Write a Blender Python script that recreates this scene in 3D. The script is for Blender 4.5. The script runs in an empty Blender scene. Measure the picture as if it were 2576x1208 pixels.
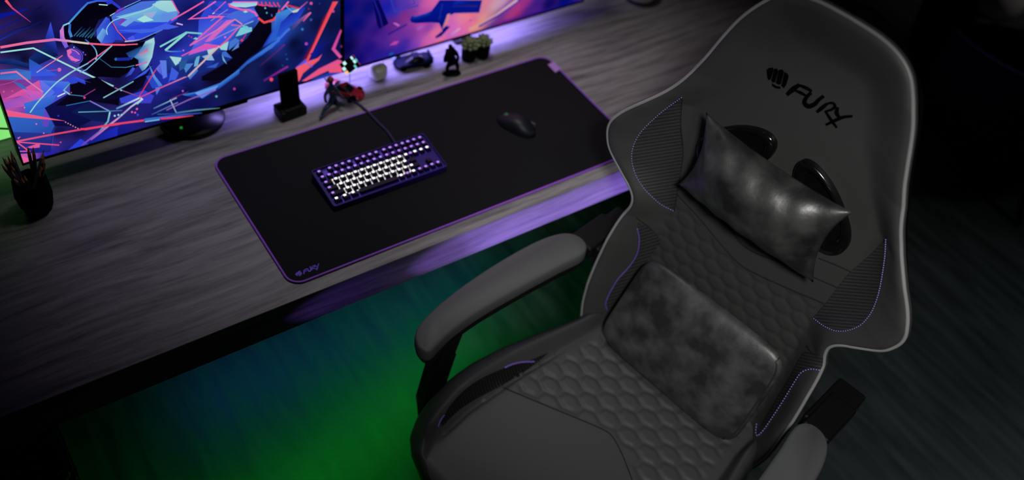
import bpy, bmesh, math, random
from mathutils import Vector, Matrix
from mathutils.geometry import tessellate_polygon
random.seed(7)
SC = bpy.context.scene
COL = SC.collection
PI = math.pi

# ------------------------------------------------------------------ camera (solved from the desk mat, desk edge and screens)
FPX = 2449.677
DZ = 0.75                                     # desk top above the floor
CAM = Vector((-0.47239777, -1.15077436, 1.52634855 + DZ))
RC = ((0.82507793, -0.55105946, 0.12481942), (-0.3414169, -0.66226216, -0.66696576), (0.45020097, 0.50768327, -0.7345589))
RR, RD, RF = (Vector(r) for r in RC)
cd = bpy.data.cameras.new('camera'); cam = bpy.data.objects.new('camera', cd); COL.objects.link(cam)
m3 = Matrix((RR, -RD, -RF)).transposed()
cam.matrix_world = Matrix.Translation(CAM) @ m3.to_4x4()
cd.sensor_width = 36; cd.lens = FPX * 36 / 2576; cd.clip_start = .02
cd.dof.use_dof = True; cd.dof.focus_distance = 1.80; cd.dof.aperture_fstop = 1.6
SC.camera = cam
SC.view_settings.view_transform = 'Standard'; SC.view_settings.look = 'None'
SC.view_settings.exposure = 0; SC.view_settings.gamma = 1; SC.view_settings.use_curve_mapping = False

def ray(p):
    return RR * ((p[0] - 1288) / FPX) + RD * ((p[1] - 604) / FPX) + RF
def on_z(p, z):                                # where a line of sight meets a level at height z
    d = ray(p); return CAM + d * ((z - CAM.z) / d.z)
def on_y(p, y):                                # ... an upright plane at depth y
    d = ray(p); return CAM + d * ((y - CAM.y) / d.y)

# ------------------------------------------------------------------ colour, materials
def lin(c):
    return tuple((v / 255 / 12.92) if v / 255 <= .04045 else ((v / 255 + .055) / 1.055) ** 2.4 for v in c)
def mat(name, col, rough=.5, metal=0, spec=.5, emit=None, estr=1, coat=0):
    m = bpy.data.materials.new(name); m.use_nodes = True
    b = m.node_tree.nodes['Principled BSDF']
    b.inputs['Base Color'].default_value = (*col, 1); b.inputs['Roughness'].default_value = rough
    b.inputs['Metallic'].default_value = metal; b.inputs['Specular IOR Level'].default_value = spec
    b.inputs['Coat Weight'].default_value = coat
    if emit:
        b.inputs['Emission Color'].default_value = (*emit, 1); b.inputs['Emission Strength'].default_value = estr
    return m
def nd(m, t, **kw):
    n = m.node_tree.nodes.new(t)
    for k, v in kw.items(): setattr(n, k, v)
    return n
def lk(m, a, b): m.node_tree.links.new(a, b)
def bsdf(m): return m.node_tree.nodes['Principled BSDF']
def grain(m, scale=(1, 1, 1), nscale=60, detail=6, strength=.2, dist=.002, c0=None, c1=None, lo=.35, hi=.65, rr=None, distort=0):
    tc = nd(m, 'ShaderNodeTexCoord'); mp = nd(m, 'ShaderNodeMapping'); mp.inputs['Scale'].default_value = scale
    no = nd(m, 'ShaderNodeTexNoise'); no.inputs['Scale'].default_value = nscale; no.inputs['Detail'].default_value = detail
    no.inputs['Distortion'].default_value = distort
    lk(m, tc.outputs['Object'], mp.inputs['Vector']); lk(m, mp.outputs[0], no.inputs['Vector'])
    if strength:
        bu = nd(m, 'ShaderNodeBump'); bu.inputs['Strength'].default_value = strength; bu.inputs['Distance'].default_value = dist
        lk(m, no.outputs['Fac'], bu.inputs['Height']); lk(m, bu.outputs[0], bsdf(m).inputs['Normal'])
    if c0:
        r = nd(m, 'ShaderNodeValToRGB'); r.color_ramp.elements[0].position = lo; r.color_ramp.elements[1].position = hi
        r.color_ramp.elements[0].color = (*c0, 1); r.color_ramp.elements[1].color = (*c1, 1)
        lk(m, no.outputs['Fac'], r.inputs['Fac']); lk(m, r.outputs[0], bsdf(m).inputs['Base Color'])
    if rr:
        mr = nd(m, 'ShaderNodeMapRange'); mr.inputs['To Min'].default_value = rr[0]; mr.inputs['To Max'].default_value = rr[1]
        lk(m, no.outputs['Fac'], mr.inputs['Value']); lk(m, mr.outputs[0], bsdf(m).inputs['Roughness'])
    return m
def bands(m, scale, direction, strength, dist):
    tc = nd(m, 'ShaderNodeTexCoord'); w = nd(m, 'ShaderNodeTexWave', bands_direction=direction)
    w.inputs['Scale'].default_value = scale
    lk(m, tc.outputs['Object'], w.inputs['Vector'])
    bu = nd(m, 'ShaderNodeBump'); bu.inputs['Strength'].default_value = strength; bu.inputs['Distance'].default_value = dist
    lk(m, w.outputs['Fac'], bu.inputs['Height']); lk(m, bu.outputs[0], bsdf(m).inputs['Normal'])
    return m

def wood(name, dark, mid, light):
    m = mat(name, mid, .45, spec=.35)
    tc = nd(m, 'ShaderNodeTexCoord'); mp = nd(m, 'ShaderNodeMapping'); mp.inputs['Scale'].default_value = (1.1, 16, 16)
    wob = nd(m, 'ShaderNodeTexNoise'); wob.inputs['Scale'].default_value = 3.2; wob.inputs['Detail'].default_value = 2
    mx = nd(m, 'ShaderNodeMix', data_type='VECTOR'); mx.inputs['Factor'].default_value = .04
    lk(m, tc.outputs['Object'], wob.inputs['Vector'])
    lk(m, tc.outputs['Object'], mx.inputs['A']); lk(m, wob.outputs['Color'], mx.inputs['B'])
    lk(m, mx.outputs['Result'], mp.inputs['Vector'])
    n1 = nd(m, 'ShaderNodeTexNoise'); n1.inputs['Scale'].default_value = 4.2; n1.inputs['Detail'].default_value = 9; n1.inputs['Roughness'].default_value = .66
    lk(m, mp.outputs[0], n1.inputs['Vector'])
    r = nd(m, 'ShaderNodeValToRGB'); e = r.color_ramp.elements
    e[0].position = .3; e[0].color = (*dark, 1); e[1].position = .7; e[1].color = (*light, 1)
    x = e.new(.48); x.color = (*mid, 1)
    lk(m, n1.outputs['Fac'], r.inputs['Fac']); lk(m, r.outputs[0], bsdf(m).inputs['Base Color'])
    bu = nd(m, 'ShaderNodeBump'); bu.inputs['Strength'].default_value = .25; bu.inputs['Distance'].default_value = .002
    lk(m, n1.outputs['Fac'], bu.inputs['Height']); lk(m, bu.outputs[0], bsdf(m).inputs['Normal'])
    return m

M = {}
M['wood'] = wood('desk_wood', (.09, .083, .086), (.20, .187, .192), (.31, .29, .297))
M['black_wood'] = grain(mat('cabinet_wood', (.006, .006, .007), .5, spec=.3), (2, 2, 30), 8, 5, .15, .001)
M['floor'] = mat('floor_laminate', (.05, .05, .05), .42, spec=.4)
grain(M['floor'], (14, 1.6, 1), 2.2, 5, .12, .004, (.007, .008, .009), (.027, .028, .029), .3, .7, (.3, .5), .6)
M['wall'] = grain(mat('wall_paint', (.02, .02, .022), .9), (1, 1, 1), 90, 3, .08, .001)
M['pad'] = grain(mat('pad_cloth', (.0062, .0062, .0078), .8, spec=.14), (1, 1, 1), 1500, 2, .25, .0006)
M['pad_edge'] = mat('pad_edge', (.27, .07, .60), .6)
M['pad_print'] = mat('pad_print', (.15, .055, .75), .6)
M['pad_tag'] = mat('pad_tag', (.42, .22, .62), .6)
M['leather'] = grain(mat('leather', (.046, .047, .046), .52, spec=.4), (1, 1, 1), 420, 4, .16, .0008)
M['leather_dark'] = grain(mat('leather_dark', (.026, .026, .026), .5, spec=.4), (1, 1, 1), 420, 4, .16, .0008)
M['velvet'] = grain(mat('pillow_cloth', (.02, .02, .02), .40, spec=.9), (1, 1, 1), 19, 8, .40, .006, (.012, .012, .012), (.056, .056, .055), .38, .66)
M['lumbar'] = grain(mat('lumbar_cloth', (.03, .03, .03), .44, spec=.8), (1, 1, 1), 21, 8, .35, .005, (.02, .02, .02), (.085, .085, .085), .38, .70)
M['arm_pad'] = grain(mat('arm_pad', (.092, .097, .096), .55, spec=.4), (1, 1, 1), 700, 3, .2, .0006)
M['carbon'] = mat('carbon_ribs', (.030, .030, .032), .5, spec=.4)
uvn = nd(M['carbon'], 'ShaderNodeUVMap', uv_map='ribs'); wvn = nd(M['carbon'], 'ShaderNodeTexWave', bands_direction='Y'); wvn.inputs['Scale'].default_value = 1 / 2 / PI * PI
lk(M['carbon'], uvn.outputs[0], wvn.inputs['Vector']); rpn = nd(M['carbon'], 'ShaderNodeValToRGB'); rpn.color_ramp.elements[0].color = (.020, .020, .021, 1); rpn.color_ramp.elements[1].color = (.046, .046, .048, 1)
lk(M['carbon'], wvn.outputs['Fac'], rpn.inputs['Fac']); lk(M['carbon'], rpn.outputs[0], bsdf(M['carbon']).inputs['Base Color'])
bun = nd(M['carbon'], 'ShaderNodeBump'); bun.inputs['Strength'].default_value = .3; bun.inputs['Distance'].default_value = .001
lk(M['carbon'], wvn.outputs['Fac'], bun.inputs['Height']); lk(M['carbon'], bun.outputs[0], bsdf(M['carbon']).inputs['Normal'])
M['carbon_black'] = bands(mat('carbon_ribs_black', (.008, .008, .009), .5, spec=.4), 42, 'Y', .7, .003)
M['piping'] = mat('piping', (.28, .28, .28), .4)
M['seam'] = mat('seam', (.006, .006, .006), .8)
M['stitch'] = mat('purple_stitch', (.30, .24, .62), .6)
M['stitch_deep'] = mat('deep_purple_piping', (.20, .11, .55), .5)
M['logo'] = mat('logo_black', (.0008, .0008, .0008), .8, spec=.05)
M['gloss'] = mat('gloss_black', (.004, .004, .004), .16, spec=.6)
M['plastic'] = mat('black_plastic', (.0035, .0035, .0035), .55, spec=.25)
M['soot'] = mat('soot_black', (.0012, .0012, .0012), .8, spec=.1)
M['chrome'] = mat('dark_steel', (.12, .12, .13), .3, 1)
M['red_paint'] = mat('red_paint', (.30, .012, .010), .3, spec=.5, coat=.4)
M['blue_paint'] = mat('blue_paint', (.001, .002, .018), .55, spec=.08)
M['toy_glass'] = mat('toy_glass', (.004, .004, .006), .3, spec=.2)
M['toy_blue'] = mat('toy_blue', (.012, .035, .075), .6)
M['toy_red'] = mat('toy_red', (.12, .012, .02), .6)
M['toy_skin'] = mat('toy_pale', (.12, .13, .17), .6)
M['white'] = mat('white_plastic', (.62, .62, .55), .35)
M['leaf'] = grain(mat('succulent_leaf', (.16, .22, .10), .5), (1, 1, 1), 120, 3, 0, 0, (.10, .16, .065), (.24, .30, .16))
M['soil'] = mat('soil', (.01, .008, .006), .95)
M['pencil'] = mat('pencil_lacquer', (.085, .092, .125), .35)
M['pencil_wood'] = mat('pencil_wood', (.62, .28, .11), .7)
M['lead'] = mat('pencil_lead', (.03, .03, .03), .5)
M['case'] = mat('keyboard_case', (.022, .008, .17), .5, spec=.25)
M['keycap'] = mat('keycap', (.006, .004, .020), .35, spec=.5)
M['legend'] = mat('key_legend', (.6, .6, .6), .4, emit=lin((255, 250, 255)), estr=1.6)
M['legend_violet'] = mat('key_legend_violet', (.3, .2, .6), .4, emit=lin((170, 120, 235)), estr=1.1)
M['glow_white'] = mat('key_backlight', (.5, .5, .5), .5, emit=lin((225, 220, 215)), estr=1.25)
M['glow_violet'] = mat('key_backlight_violet', (.05, .03, .3), .5, emit=lin((36, 20, 110)), estr=1.0)
M['cable'] = mat('cable_braid', (.022, .012, .06), .7)
M['green_led'] = mat('green_led', (0, .05, 0), .5, emit=lin((20, 130, 40)), estr=1)
M['reflection_blue'] = mat('reflection_blue', (.3, .4, .9), .5, emit=lin((150, 165, 255)), estr=1.1)  # emission paints a pale blue reflection
M['tile_white'] = mat('tile_white', (.4, .5, .5), .3, emit=lin((190, 250, 245)), estr=1)
M['tile_teal'] = mat('tile_teal', (.1, .4, .4), .3, emit=lin((95, 180, 172)), estr=1)
M['tile_orange'] = mat('tile_orange', (.6, .2, .1), .3, emit=lin((255, 120, 90)), estr=1)
M['tile_amber'] = mat('tile_amber', (.6, .4, .1), .3, emit=lin((255, 190, 120)), estr=1)
M['wheel_green'] = mat('wheel_green', (.015, .10, .03), .4, emit=lin((10, 40, 16)), estr=1)
M['lining'] = mat('grey_trim', (.06, .06, .062), .5)
M['pale_grey'] = mat('pale_grey', (.40, .39, .39), .6)
M['brown'] = mat('brown_wood', (.045, .026, .020), .6)
def vcol(name):
    m = bpy.data.materials.new(name); m.use_nodes = True; nt = m.node_tree; nt.nodes.clear()
    a = nd(m, 'ShaderNodeAttribute', attribute_name='picture'); e = nd(m, 'ShaderNodeEmission'); o = nd(m, 'ShaderNodeOutputMaterial')
    lk(m, a.outputs['Color'], e.inputs['Color']); lk(m, e.outputs[0], o.inputs['Surface'])
    return m
M['picture'] = vcol('screen_picture')

# ------------------------------------------------------------------ mesh helpers
def tag(o, label=None, cat=None, group=None, kind=None):
    if label: o['label'] = label
    if cat: o['category'] = cat
    if group: o['group'] = group
    if kind: o['kind'] = kind
    return o
def thing(name, label, cat, loc=(0, 0, 0), rz=0, group=None):
    o = bpy.data.objects.new(name, None); COL.objects.link(o); o.location = loc; o.rotation_euler = (0, 0, rz)
    o.empty_display_size = .05
    return tag(o, label, cat, group)
def link(name, me, m, parent=None):
    o = bpy.data.objects.new(name, me); COL.objects.link(o)
    for x in (m if isinstance(m, (list, tuple)) else [m]): me.materials.append(x)
    if parent: o.parent = parent
    return o
def mesh(name, V, F, m, parent=None, smooth=True, mi=None):
    me = bpy.data.meshes.new(name); me.from_pydata([tuple(v) for v in V], [], F)
    if smooth: me.polygons.foreach_set('use_smooth', [True] * len(me.polygons))
    if mi: me.polygons.foreach_set('material_index', mi)
    me.update()
    return link(name, me, m, parent)
class MB:
    def __init__(s): s.V = []; s.F = []; s.mi = []
    def add(s, V, F, i=0):
        n = len(s.V); s.V += [tuple(v) for v in V]; s.F += [tuple(a + n for a in f) for f in F]; s.mi += [i] * len(F); return s
    def box(s, c, d, i=0, rz=0):
        x, y, z = (k / 2 for k in d); q = Matrix.Rotation(rz, 3, 'Z')
        V = [q @ Vector((a * x, b * y, e * z)) + Vector(c) for e in (-1, 1) for a, b in ((-1, -1), (1, -1), (1, 1), (-1, 1))]
        return s.add(V, [(3, 2, 1, 0), (4, 5, 6, 7), (0, 1, 5, 4), (1, 2, 6, 5), (2, 3, 7, 6), (3, 0, 4, 7)], i)
    def lathe(s, prof, c=(0, 0, 0), n=40, i=0, sx=1, sy=1, closed=True):
        V = []; F = []; k = len(prof)
        for a in range(n):
            t = 2 * PI * a / n
            for r, z in prof: V.append((c[0] + r * math.cos(t) * sx, c[1] + r * math.sin(t) * sy, c[2] + z))
        for a in range(n):
            b = (a + 1) % n
            for j in range(k - 1): F.append((a * k + j, b * k + j, b * k + j + 1, a * k + j + 1))
        if closed:
            F.append(tuple(a * k for a in reversed(range(n)))); F.append(tuple(a * k + k - 1 for a in range(n)))
        return s.add(V, F, i)
    def tube(s, pts, r, n=8, i=0, cap=True, closed=False):
        pts = [Vector(p) for p in pts]; k = len(pts); rs = r if isinstance(r, (list, tuple)) else [r] * k
        V = []; F = []; up = None
        for j, p in enumerate(pts):
            a = pts[(j - 1) % k] if (closed or j) else p; b = pts[(j + 1) % k] if (closed or j < k - 1) else p
            d = (b - a); d = d.normalized() if d.length > 1e-9 else Vector((0, 0, 1))
            if up is None: up = d.orthogonal().normalized()
            up = (up - d * up.dot(d)); up = up.normalized() if up.length > 1e-6 else d.orthogonal().normalized()
            w = d.cross(up)
            for q in range(n):
                t = 2 * PI * q / n; V.append(p + (up * math.cos(t) + w * math.sin(t)) * rs[j])
        for j in range(k if closed else k - 1):
            for q in range(n):
                a = j * n + q; b = j * n + (q + 1) % n; jj = ((j + 1) % k) * n
                F.append((a, b, jj + (q + 1) % n, jj + q))
        if cap and not closed:
            F.append(tuple(reversed(range(n)))); F.append(tuple((k - 1) * n + q for q in range(n)))
        return s.add(V, F, i)
    def prism(s, poly, z0, z1, i=0):               # poly of (x, y), extruded upwards
        n = len(poly); V = [(x, y, z0) for x, y in poly] + [(x, y, z1) for x, y in poly]
        F = [tuple(reversed(range(n))), tuple(range(n, 2 * n))] + [(a, (a + 1) % n, n + (a + 1) % n, n + a) for a in range(n)]
        return s.add(V, F, i)
    def build(s, name, m, parent=None, smooth=False, bevel=0, seg=3, angle=40):
        o = mesh(name, s.V, s.F, m, parent, smooth, s.mi)
        bm = bmesh.new(); bm.from_mesh(o.data); bmesh.ops.recalc_face_normals(bm, faces=bm.faces)
        if bevel:
            ed = [e for e in bm.edges if len(e.link_faces) == 2 and e.calc_face_angle(0) > math.radians(angle)]
            bmesh.ops.bevel(bm, geom=ed, offset=bevel, segments=seg, profile=.5, affect='EDGES', clamp_overlap=True)
            for f in bm.faces: f.smooth = True
        bm.to_mesh(o.data); bm.free()
        if bevel:
            md = o.modifiers.new('wn', 'WEIGHTED_NORMAL'); md.keep_sharp = False
        return o
def rrect(x0, y0, x1, y1, r, n=8):
    P = []
    for cx, cy, a in ((x1 - r, y1 - r, 0), (x0 + r, y1 - r, 90), (x0 + r, y0 + r, 180), (x1 - r, y0 + r, 270)):
        for k in range(n + 1):
            t = math.radians(a + 90 * k / n); P.append((cx + r * math.cos(t), cy + r * math.sin(t)))
    return P
def resample(pts, n):
    pts = [Vector(p) for p in pts]; L = [0]
    for a, b in zip(pts, pts[1:]): L.append(L[-1] + (b - a).length)
    out = []
    for k in range(n):
        s = L[-1] * k / (n - 1); j = 0
        while j < len(L) - 2 and L[j + 1] < s: j += 1
        t = (s - L[j]) / max(L[j + 1] - L[j], 1e-9); out.append(pts[j].lerp(pts[j + 1], min(max(t, 0), 1)))
    return out
def smooth_line(pts, n):                            # Catmull-Rom through the points, evenly resampled
    P = [Vector(p) for p in pts]
    if len(P) < 3: return resample(P, n)
    P = [P[0] * 2 - P[1]] + P + [P[-1] * 2 - P[-2]]; o = []
    for i in range(1, len(P) - 2):
        for k in range(10):
            t = k / 10; a, b, c, d = P[i - 1:i + 3]
            o.append(.5 * ((2 * b) + (c - a) * t + (2 * a - 5 * b + 4 * c - d) * t * t + (3 * b - a - 3 * c + d) * t ** 3))
    o.append(P[-2]); return resample(o, n)
def interp(tab, x):
    if x <= tab[0][0]: return tab[0][1]
    for (a, fa), (b, fb) in zip(tab, tab[1:]):
        if x <= b:
            t = (x - a) / (b - a); return fa + (fb - fa) * t
    return tab[-1][1]
def sstep(x):
    x = min(max(x, 0), 1); return x * x * (3 - 2 * x)
def hexd(x, y, a, b):                               # 0 on the seam between padded cells, 1 inside
    x /= a; y /= b; best = []
    j0 = round(y)
    for j in (j0 - 1, j0, j0 + 1):
        off = .5 if j % 2 else 0
        i0 = round(x - off)
        for i in (i0 - 1, i0, i0 + 1):
            best.append(math.hypot((x - off - i), (y - j) * .9))
    best.sort(); return min((best[1] - best[0]) / .5, 1)
def strokes_to_polys(strokes):                      # brush strokes (points, width) -> outline quads, rounded ends
    polys = []
    for pts, w in strokes:
        P = smooth_line(pts, max(6, len(pts) * 4)); L = []; Rr = []
        n = len(P)
        for j, p in enumerate(P):
            d = (P[min(j + 1, n - 1)] - P[max(j - 1, 0)]); d.normalize(); q = Vector((-d.y, d.x))
            k = w / 2 * (0.62 + .38 * math.sin(PI * min(max(j / (n - 1), .12), .9)))
            L.append(p + q * k); Rr.append(p - q * k)
        for j in range(n - 1): polys.append([L[j], L[j + 1], Rr[j + 1], Rr[j]])
    return polys
FURY = [([(1395, 560), (1355, 588), (1310, 627)], 30), ([(1392, 563), (1440, 582), (1477, 603)], 20), ([(1365, 597), (1400, 612), (1437, 632)], 18),
        ([(1472, 612), (1438, 648), (1428, 680), (1455, 703), (1495, 688), (1520, 662), (1556, 634)], 27),
        ([(1578, 685), (1545, 712), (1508, 742)], 24), ([(1572, 688), (1608, 680), (1630, 697), (1612, 722), (1562, 738)], 17), ([(1566, 735), (1598, 785), (1642, 845)], 18),
        ([(1648, 708), (1640, 745), (1658, 778)], 24), ([(1746, 768), (1695, 772), (1655, 785), (1568, 826)], 20)]
FIST = [[(1178, 462), (1192, 448), (1220, 446), (1226, 462), (1204, 526), (1190, 530), (1182, 512)],
        [(1230, 452), (1250, 454), (1254, 474), (1234, 543), (1218, 546), (1208, 532)],
        [(1258, 462), (1282, 458), (1293, 474), (1272, 556), (1256, 560), (1238, 548)],
        [(1296, 474), (1318, 488), (1324, 506), (1308, 560), (1292, 584), (1274, 566)],
        [(1214, 550), (1240, 566), (1270, 574), (1268, 588), (1236, 584), (1212, 566)]]
FURY_MAT = [([(672, 600), (675, 670), (668, 752)], 42), ([(672, 608), (730, 575), (805, 545)], 30), ([(685, 655), (735, 635), (790, 610)], 28),
            ([(822, 540), (835, 605), (865, 640), (905, 632), (935, 590), (930, 530), (900, 455)], 42),
            ([(985, 600), (982, 540), (965, 478)], 34), ([(968, 480), (1020, 435), (1060, 432), (1062, 478), (1005, 520)], 26), ([(1000, 520), (1090, 545), (1222, 535)], 26),
            ([(1085, 400), (1110, 440), (1145, 478)], 36), ([(1240, 345), (1195, 460), (1150, 608)], 34)]
FIST_MAT = [[(332, 762), (392, 692), (425, 680), (440, 745), (430, 825), (400, 818)], [(430, 668), (475, 630), (495, 650), (520, 740), (455, 795), (446, 745)],
            [(482, 625), (525, 618), (548, 655), (575, 735), (530, 740), (500, 650)], [(555, 668), (602, 715), (580, 780), (512, 828), (470, 800), (530, 748), (578, 738)]]

# ------------------------------------------------------------------ the room
def struct(name, mb, m):
    return tag(mb.build(name, m), kind='structure')
struct('floor', MB().box((1.6, -.9, -.05), (6.2, 4.2, .1)), M['floor'])
struct('wall_back', MB().box((1.6, 1.25, 1.35), (6.4, .1, 2.9)), M['wall'])
struct('wall_left', MB().box((-1.55, -.9, 1.35), (.1, 4.2, 2.9)), M['wall'])
struct('wall_right', MB().box((4.75, -.9, 1.35), (.1, 4.2, 2.9)), M['wall'])
struct('wall_front', MB().box((1.6, -3.05, 1.35), (6.4, .1, 2.9)), M['wall'])
struct('ceiling', MB().box((1.6, -.9, 2.85), (6.4, 4.4, .1)), M['wall'])

# ------------------------------------------------------------------ desk
YF = -.0313; TH = .0868
desk = thing('desk', 'long dark wood-grain desk with thick front edge', 'desk', (.35, .38, 0))
def dk(c): return (c[0] - .35, c[1] - .38, c[2])
MB().box(dk((.36, .40, DZ - TH / 2)), (2.70, .8626, TH)).build('desktop', M['wood'], desk, bevel=.0022, seg=2)
MB().box(dk((1.66, .42, (DZ - TH) / 2)), (.04, .74, DZ - TH)).build('side_panel', M['black_wood'], desk, bevel=.002)
MB().box(dk((-.955, .42, (DZ - TH) / 2)), (.04, .74, DZ - TH)).build('side_panel', M['black_wood'], desk, bevel=.002)
MB().box(dk((.35, .775, .48)), (2.56, .02, .35)).build('modesty_panel', M['black_wood'], desk, bevel=.002)

cab = thing('drawer_cabinet', 'black drawer cabinet with round pull under left end of desk', 'cabinet', (-.68, .28, 0))
ct = DZ - TH - .004
MB().box((0, .01, ct / 2), (.42, .56, ct)).build('body', M['black_wood'], cab, bevel=.003)
for k, (z0, z1) in enumerate(((.44, ct - .006), (.225, .434), (.01, .219))):
    dr = MB().box((0, -.280, (z0 + z1) / 2), (.41, .02, z1 - z0)).build('drawer', M['black_wood'], cab, bevel=.003)
    kn = MB().lathe([(0.001, 0), (.011, 0), (.011, .012), (.020, .018), (.022, .024), (.018, .029), (.001, .031)], n=24, closed=False).build('knob', M['gloss'], dr, smooth=True)
    kn.matrix_parent_inverse = Matrix.Identity(4); kn.location = (.175, -.289, (z0 + z1) / 2 - .045 if k == 0 else (z0 + z1) / 2); kn.rotation_euler = (PI / 2, 0, 0)

# ------------------------------------------------------------------ mouse mat
W, H = .9, .4013; T = .004
pad = thing('desk_mat', 'large black desk mat with purple stitched border', 'desk mat', (W / 2, H / 2, DZ))
def pl(p): return (p[0] - W / 2, p[1] - H / 2)
MB().prism([pl(p) for p in rrect(.003, .003, W - .003, H - .003, .028, 10)], .0002, T).build('cloth', M['pad'], pad)
MB().tube([(*pl(p), .0024) for p in rrect(.002, .002, W - .002, H - .002, .029, 10)], .0026, 8, closed=True).build('border', M['pad_edge'], pad, smooth=True)
def mat_at(p, z=T + .0004):
    q = on_z(p, DZ + z); return (*pl((q.x, q.y)), z)
mb = MB()
cv = lambda p: mat_at((720 + p[0] / 15.1, 640 + p[1] / 15.1))
for poly in FIST_MAT + strokes_to_polys([(p_, w_ * 1.2) for p_, w_ in FURY_MAT]):
    V = [cv(p) for p in poly]; mb.add(V, [tuple(range(len(V)))])
mb.build('printed_logo', M['pad_print'], pad)
mb = MB(); q = [mat_at(p, T) for p in ((1378, 163), (1393, 156), (1411, 174), (1397, 183))]
mb.add([(a, b, T - .0002) for a, b, _ in q] + [(a, b, T + .0012) for a, b, _ in q], [(3, 2, 1, 0), (4, 5, 6, 7), (0, 1, 5, 4), (1, 2, 6, 5), (2, 3, 7, 6), (3, 0, 4, 7)])
tag(mb.build('fabric_tag', M['pad_tag'], pad), 'pale purple tag on the border')

# ------------------------------------------------------------------ keyboard
kx0, kx1, ky0, ky1 = .1665, .4465, .1445, .2545
kb = thing('keyboard', 'compact purple keyboard with glowing white and violet keys on the mat', 'keyboard', ((kx0 + kx1) / 2, (ky0 + ky1) / 2, DZ + T))
kw, kh = kx1 - kx0, ky1 - ky0
def tilt(x, y, z): return (x, y, z + (y / kh + .5) * .010)
mb = MB(); P = rrect(-kw / 2, -kh / 2, kw / 2, kh / 2, .006, 4); n = len(P)
mb.add([(x, y, .0003) for x, y in P] + [tilt(x, y, .014) for x, y in P] + [tilt(x * .988, y * .97, .014) for x, y in P] + [tilt(x * .985, y * .965, .009) for x, y in P],
       [tuple(reversed(range(n)))] + [(r * n + a, r * n + (a + 1) % n, (r + 1) * n + (a + 1) % n, (r + 1) * n + a) for r in range(3) for a in range(n)] + [tuple(range(3 * n, 4 * n))])
mb.build('case', M['case'], kb)
COLS, ROWS = 17, 6
u_ = (kw - .014) / COLS; r_ = (kh - .012) / ROWS
def kpos(cx, row): return -kw / 2 + .007 + cx * u_, kh / 2 - .006 - (row + .5) * r_
mb = MB()
for (c0, c1, r0, r1) in ((1.5, 12.6, 1.75, 4.98),):
    x0, y1 = kpos(c0, r0 - .5); x1, y0 = kpos(c1, r1 - .5)
    mb.add([tilt(x, y, .0096) for x, y in ((x0, y0), (x1, y0), (x1, y1), (x0, y1))], [(0, 1, 2, 3)])
mb.build('backlight', M['glow_white'], kb)
mb = MB()
for (c0, c1, r0, r1) in ((.1, 13.9, .1, 5.9), (14.1, 16.9, .1, 2.9), (14.1, 16.9, 4.9, 5.9)):
    x0, y1 = kpos(c0, r0 - .5); x1, y0 = kpos(c1, r1 - .5)
    mb.add([tilt(x, y, .0093) for x, y in ((x0, y0), (x1, y0), (x1, y1), (x0, y1))], [(0, 1, 2, 3)])
mb.build('backlight_plate', M['glow_violet'], kb)
layout = [[(0, 1)] + [(1.6 + k + (0, .25, .5)[k // 4], 1) for k in range(12)] + [(14 + k, 1) for k in range(3)],
          [(k * 1.0, 1) for k in range(13)] + [(13, 1)] + [(14 + k, 1) for k in range(3)],
          [(0, 1.5)] + [(1.5 + k, 1) for k in range(12)] + [(13.5 - .0, .5)] + [(14 + k, 1) for k in range(3)],
          [(0, 1.75)] + [(1.75 + k, 1) for k in range(11)] + [(12.75, 1.25)],
          [(0, 2.25)] + [(2.25 + k, 1) for k in range(10)] + [(12.25, 1.75), (15, 1)],
          [(0, 1.25), (1.25, 1.25), (2.5, 1.25), (3.75, 6.25), (10, 1), (11, 1), (12, 1), (13, 1), (14, 1), (15, 1), (16, 1)]]
def keycap_mesh(w):
    a, b = w * u_ - .0024, r_ - .0026
    P0 = rrect(-a / 2, -b / 2, a / 2, b / 2, .0012, 2); P1 = [(x * (1 - .0042 / a), y * .74 + .0006) for x, y in P0]; n = len(P0)
    mb = MB().add([(x, y, 0) for x, y in P0] + [(x, y, .0075) for x, y in P1], [tuple(range(n, 2 * n))] + [(k, (k + 1) % n, n + (k + 1) % n, n + k) for k in range(n)])
    return mb
cache = {}
LG = MB().add([(-.0030, -.0025, 0), (.0030, -.0025, 0), (.0030, .0025, 0), (-.0030, .0025, 0)], [(0, 1, 2, 3)])
LGM = None
for row, keys in enumerate(layout):
    for cx, w in keys:
        x, y = kpos(cx + w / 2, row); p = tilt(x, y, .0105)
        if w not in cache:
            o = keycap_mesh(w).build('keycap', M['keycap'], kb); cache[w] = o.data
        else:
            o = bpy.data.objects.new('keycap', cache[w]); COL.objects.link(o); o.parent = kb
        o.location = p
        white = (row in (2, 3, 4) and 1 < cx < 13) or (row == 5 and cx < 3 or row == 5 and cx in (10, 12)) or (row in (1, 2) and cx > 13.8 and row == 2)
        if w > 2.3 : continue
        if (row == 4 and cx > 13) or (row == 3 and cx > 12): continue
        k = 'w' if white else 'v'
        if k not in cache:
            l = LG.build('legend', M['legend'] if white else M['legend_violet'], o) if white else MB().add(LG.V, LG.F).build('legend', M['legend_violet'], o)
            cache[k] = l.data
        else:
            l = bpy.data.objects.new('legend', cache[k]); COL.objects.link(l); l.parent = o
        l.location = (-.0012 if w <= 1 else -w * u_ / 2 + .0066, .0026, .0077)
cb = [(993, 360), (975, 332), (951, 308), (930, 286), (905, 264), (880, 250), (856, 240), (845, 230), (838, 215)]
pts = []
for j, p in enumerate(cb):
    q = on_z(p, DZ + (.012 if j == 0 else .0075 if j < 4 else .0035)); pts.append(q)
pts[0] = Vector((pts[0].x, ky1 + .0005, DZ + .012))
tag(MB().tube(smooth_line(pts, 60), .0029, 8).build('keyboard_cable', M['cable'], smooth=True), 'dark purple braided cable running back from the keyboard', 'cable')

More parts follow.
